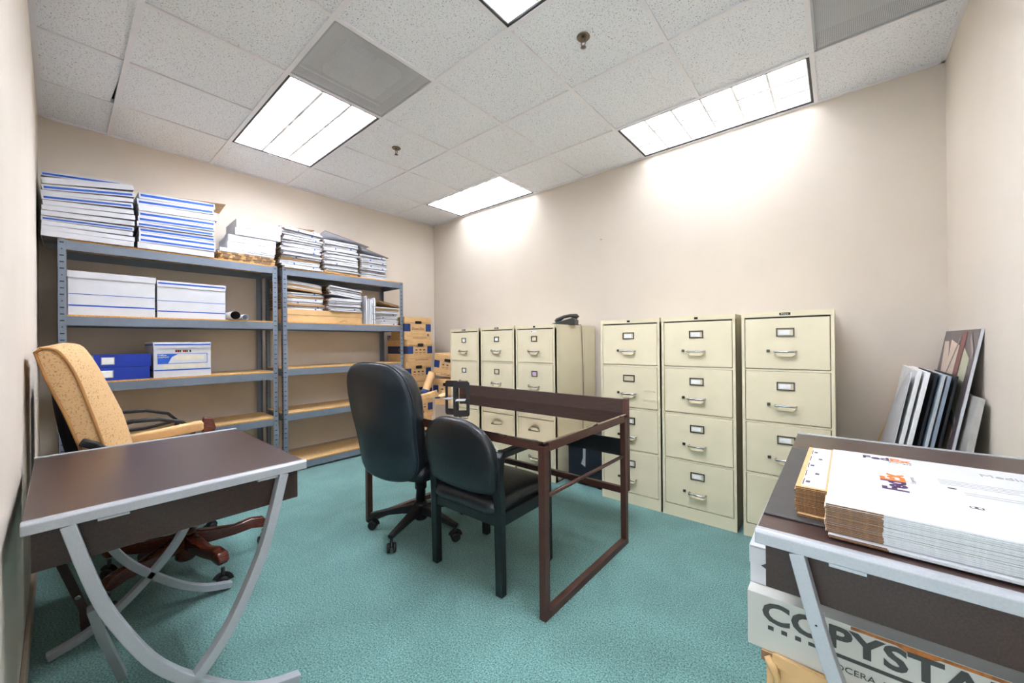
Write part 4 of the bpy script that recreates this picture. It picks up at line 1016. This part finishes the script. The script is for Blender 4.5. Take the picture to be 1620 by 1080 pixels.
for k in range(nfx):
    j = random.uniform(-.0018, .0018); top = k == nfx-1
    o = mailer(zz, j, top).build('flat_mailer')
    o.location = (4.334+j+(.006 if k < 2 else 0), -2.02+(-.012 if k < 2 else 0)+random.uniform(-.0015, .0015), zz); o.rotation_euler = (0, 0, -.015)
    posn = 'topmost of the stack, with printed lettering' if top else ('%s of the stack on the right desk' % (ORD[k] if k < 16 else ['fourteenth', 'third from the top', 'second from the top'][k-16]))
    tag(o, 'white flat-packed mailing box, ' + posn, 'mailing box', 'flat-packed mailing boxes on the right desk')
    if top:
        zt = thx*.86+.0002
        U, V = (1, 0, 0), (0, 1, 0)
        a_ = text('lettering', 'Fed', (.140, -.080, zt), (0, 1, 0), (-1, 0, 0), .075, .045, purple, o, bold=.035)
        text('lettering', 'Ex', (.140, -.003, zt), (0, 1, 0), (-1, 0, 0), .062, .045, orange, o, bold=.035)
        text('lettering', 'Express', (.160, -.000, zt), (0, 1, 0), (-1, 0, 0), .052, .012, grey_ink, o)
        text('lettering', 'Fed', (.068, .190, zt), U, V, .055, .032, purple, o, bold=.03)
        text('lettering', 'Ex', (.125, .190, zt), U, V, .042, .032, orange, o, bold=.03)
        text('lettering', 'Express', (.12, .170, zt), U, V, .045, .012, grey_ink, o)
        text('lettering', 'Medium Box', (.285, .165, zt), U, V, .16, .022, grey_ink, o)
        b = MB()
        for i in range(4): b.box(.20, .36-.02*(i % 3), .075-.012*i, .0775-.012*i, zt, zt+.0002, grey_ink)
        for i in range(2): b.box(.23, .44-.05*i, -.008-.014*i, -.0055-.014*i, zt, zt+.0002, grey_ink)
        b.build('small_print', o)
        b = MB(); b.prism([(x, y, zt) for x, y in rrect(.014, .009, .003, 3, .215, .012)], (0, 0, .0002), char_ink); b.build('recycling_mark', o)
        b = MB(); b.prism([(x, y, zt) for x, y in rrect(.020, .013, .004, 3, .232, -.105)], (0, 0, .0002), char_ink)
        b.box(.224, .229, -.109, -.101, zt+.0002, zt+.0004, fed_white); b.box(.234, .239, -.109, -.101, zt+.0002, zt+.0004, fed_white); b.build('round_mark', o)
        b = MB()
        for i in range(22): b.box(.325+i*.004, .325+i*.004+.0012+.0008*(i % 3), -.15, -.12, zt, zt+.0002, purple)
        b.build('bar_pattern', o)
        b = MB()
        for i in range(5):
            b.box(-.042+.014*(i % 2), -.034+.014*(i % 2), -.14+.075*i, -.125+.075*i, thx*.86+.0003, thx*.86+.0005, purple); b.box(-.047, -.045, -.16+.075*i, -.11+.075*i, thx*.86+.0003, thx*.86+.0005, purple)
        b.build('tab_print', o)
    zz += thx

# cartons under the right desk
t = thing('brown_carton', 'torn brown cardboard box on the floor under the right desk', 'cardboard box', (4.47, -1.95, 0))
b = MB(); b.box(-.265, .32, -.20, .20, 0, .355, kraft); b.build('box_body', t, bevel=.004)
b = MB(); b.sweep([(-.25, -.206, .372), (-.15, -.212, .370), (-.0, -.21, .374), (.31, -.208, .372)], .012, .028, kraft); b.prism([(-.275, -.205, .357), (-.262, -.175, .357), (-.255, .2, .357), (.32, .2, .357), (.32, -.205, .357)], (0, 0, .024), kraft, kraft_dk)
b.tube([(-.262, -.205, .372), (-.25, -.213, .358), (-.24, -.215, .335), (-.246, -.21, .30)], [.008, .012, .008, .002], kraft, 8); b.build('torn_lid', t)
t = thing('printed_carton', 'white printed cardboard carton with large grey lettering under the right desk', 'carton', (4.49, -1.945, .3825), 0)
hxx, hyy, hh = .325, .205, .135
b = MB(); b.box(-hxx, hxx, -hyy, hyy, 0, hh, copy_card); b.box(-hxx-.0006, -hxx, -hyy+.003, -hyy+.009, .0, hh, kraft_dk)
b.box(-.12, hxx, -hyy-.0005, -hyy, hh-.008, hh-.001, rust); b.prism([(-.06, -hyy-.0008, hh-.002), (.03, -hyy-.0008, hh-.002), (-.01, -hyy-.0008, hh-.022)], (0, .0003, 0), rust); b.build('box_body', t, bevel=.003)
text('lettering', 'COPYSTAR', (-.292, -hyy-.0014, .072), (1, 0, 0), (0, 0, 1), .43, .052, char_ink, t, bold=.03)
text('lettering', 'KYOCERA  TECHNOLOGY', (-.175, -hyy-.0014, .026), (1, 0, 0), (0, 0, 1), .255, .013, char_ink, t)
text('lettering', 'THE', (.19, -hyy-.0014, .022), (1, 0, 0), (0, 0, 1), .06, .03, char_ink, t, bold=.02)
b = MB()
for i in range(3): b.box(-.280+.028*i, -.268+.028*i, -hyy-.0012, -hyy-.0006, .054, .064, char_ink)
b.box(-.198, .15, -hyy-.0012, -hyy-.0006, .054, .062, char_ink); b.build('printed_bars', t)
t = thing('white_carton', 'smaller white carton stacked on the printed one under the right desk', 'carton', (4.40, -1.92, .5185), 0)
b = MB(); b.box(-.235, .235, -.185, .185, 0, .092, white_card); b.box(-.2356, -.235, -.180, -.172, 0, .09, kraft_dk); b.build('box_body', t, bevel=.003)
b = MB(); b.box(-.235, .235, -.185, .185, .093, .097, white_card); b.box(-.2375, -.235, -.185, .185, .05, .097, white_card); b.build('top_flap', t, bevel=.001)
b = MB(); b.prism([(-.21, -.186, .05), (-.19, -.186, .065), (-.19, -.186, .04)], (0, -.0006, 0), char_ink); b.build('arrow_print', t)

# ------------------------------------------------------------------ things leaning in the right corner
def art_mat():
    m = bpy.data.materials.new('abstract_print'); m.use_nodes = True; nt = m.node_tree; N = nt.nodes; L = nt.links
    b = N['Principled BSDF']; tc = N.new('ShaderNodeTexCoord')
    n = N.new('ShaderNodeTexNoise'); n.inputs['Scale'].default_value = 5; L.new(tc.outputs['Object'], n.inputs['Vector'])
    r = N.new('ShaderNodeValToRGB'); r.color_ramp.elements[0].color = srgb(78, 68, 74); r.color_ramp.elements[1].color = srgb(118, 106, 108)
    L.new(n.outputs['Fac'], r.inputs[0]); L.new(r.outputs[0], b.inputs['Base Color']); b.inputs['Roughness'].default_value = .3
    return m
art = art_mat(); pale = mat('print_pale', (228, 206, 190), .35); reddish = mat('print_red', (138, 78, 76), .35); gre = mat('print_greenish', (190, 192, 166), .35); mid = mat('print_mid', (150, 140, 140), .35)
# panel leans on the right wall: local u along +Y (0..0.70), local v up the slope
t = thing('art_panel', 'tall art print panel of angled beams leaning on the right wall', 'picture', (4.640, -.712, 0.0))
dv = Vector((4.846-4.640, 0, 1.205)); Ls = dv.length; dv.normalize(); du = Vector((0, 1, 0)); dn = dv.cross(du)*1.0
if dn.x > 0: dn = -dn
def AP(u, v, o=0): return du*u + dv*v + dn*o
b = MB(); b.prism([AP(0, 0), AP(.70, 0), AP(.70, Ls), AP(0, Ls)], -dn*.010, white_card, white_card); b.build('backing_board', t)
b = MB(); b.prism([AP(.002, .002, .001), AP(.698, .002, .001), AP(.698, Ls-.002, .001), AP(.002, Ls-.002, .001)], dn*.0006, art); pr = b.build('print', t)
b = MB()
def shape(pts, m, o=.0020): b.prism([AP(u, v, o) for u, v in pts], dn*.0003, m)
L1 = Ls
shape([(.36, L1-.30), (.56, L1-.06), (.66, L1-.06), (.56, L1-.34), (.44, L1-.40)], pale)
shape([(.30, L1-.08), (.50, L1-.05), (.46, L1-.28), (.32, L1-.34)], pale, .0026)
shape([(.07, L1-.14), (.20, L1-.09), (.22, L1-.36), (.09, L1-.44)], gre)
shape([(.06, L1-.48), (.17, L1-.44), (.24, L1-.62), (.12, L1-.66)], pale)
shape([(.03, L1-.72), (.12, L1-.70), (.20, L1-.80), (.05, L1-.86)], pale)
shape([(.40, L1-.46), (.50, L1-.52), (.36, L1-.66)], pale)
shape([(.20, L1-.01), (.28, L1-.01), (.34, L1-.85), (.28, L1-.85)], reddish, .0030)
for c0, c1 in (((.04, L1-.42), (.66, L1-.26)), ((.04, L1-.66), (.66, L1-.62)), ((.3, L1-.02), (.68, L1-.50)), ((.12, L1-.02), (.02, L1-.10))):
    shape([c0, c1, (c1[0], c1[1]-.03), (c0[0], c0[1]-.03)], mid, .0036)
b.build('printed_shapes', pr)

def leaner(name, y0, y1, xb, xt, h, th, m, label, cat='board', edge=None, group='boards leaning in the right corner'):
    b = MB(); d_ = Vector((xt-xb, 0, h)).normalized(); n_ = Vector((-d_.z, 0, d_.x))
    P = [(xb, y0, 0), (xb, y1, 0), (xt, y1, h), (xt, y0, h)]
    b.prism(P, n_*th, m, edge or m); o = b.build(name, bevel=.001, seg=1); return tag(o, label, cat, group)
foam = mat('foam_board', (238, 239, 239), .6); blu = mat('pale_blue_board', (150, 165, 180), .5); blk = mat('black_board', (34, 36, 42), .6)
leaner('mounting_board', -.66, -.16, 4.612, 4.785, .985, .010, blk, 'black mounting board leaning against the art panel', edge=blk)
leaner('mounting_board', -.67, -.16, 4.586, 4.762, .985, .014, blu, 'pale blue-grey mounting board leaning in the corner', edge=blu)
leaner('mounting_board', -.68, -.16, 4.562, 4.742, .99, .012, blu, 'grey-blue board next to the white foam boards, leaning left of the art panel', edge=fed_grey)
leaner('mounting_board', -.65, -.15, 4.538, 4.722, .995, .010, blk, 'thin dark board sandwiched between pale boards in the corner', edge=blk)
leaner('foam_board', -.68, -.14, 4.505, 4.692, 1.00, .018, foam, 'thick white foam board leaning beside the dark boards')
leaner('foam_board', -.68, -.14, 4.474, 4.664, 1.005, .016, foam, 'white foam board just right of the big white poster sheet')
b = MB(); b.prism([(4.446+.184*z_, y_, z_) for y_, z_ in ((-.68, .01), (-.12, .01), (-.12, .50), (-.30, .78), (-.46, .93), (-.58, .985), (-.66, 1.0), (-.68, .98))], (-.003, 0, .0004), white_card)
tag(b.build('poster_sheet'), 'large white curled poster sheet leaning in front of the foam boards', 'poster')
leaner('slim_frame', -.80, -.35, 4.700, 4.838, .90, .022, mat('grey_frame', (170, 168, 162), .5), 'grey-edged board standing behind the art panel by the right wall', edge=mat('frame_edge', (188, 186, 180), .5))
mail_tube((4.395, -.075, .03), (4.725, -.055, .985), .030, 'long brown mailing tube with red label leaning in the right corner', band=(.66, .74, red_m))

# small wall scuffs
b = MB(); b.prism([(2.575, -.0008, 2.142), (2.595, -.0008, 2.136), (2.600, -.0008, 2.139), (2.590, -.0008, 2.147)], (0, -.0003, 0), mat('scuff', (150, 138, 124), .7))
o = b.build('wall_scuff'); tag(o, 'small dark scuff on the back wall above the cabinets', 'scuff')
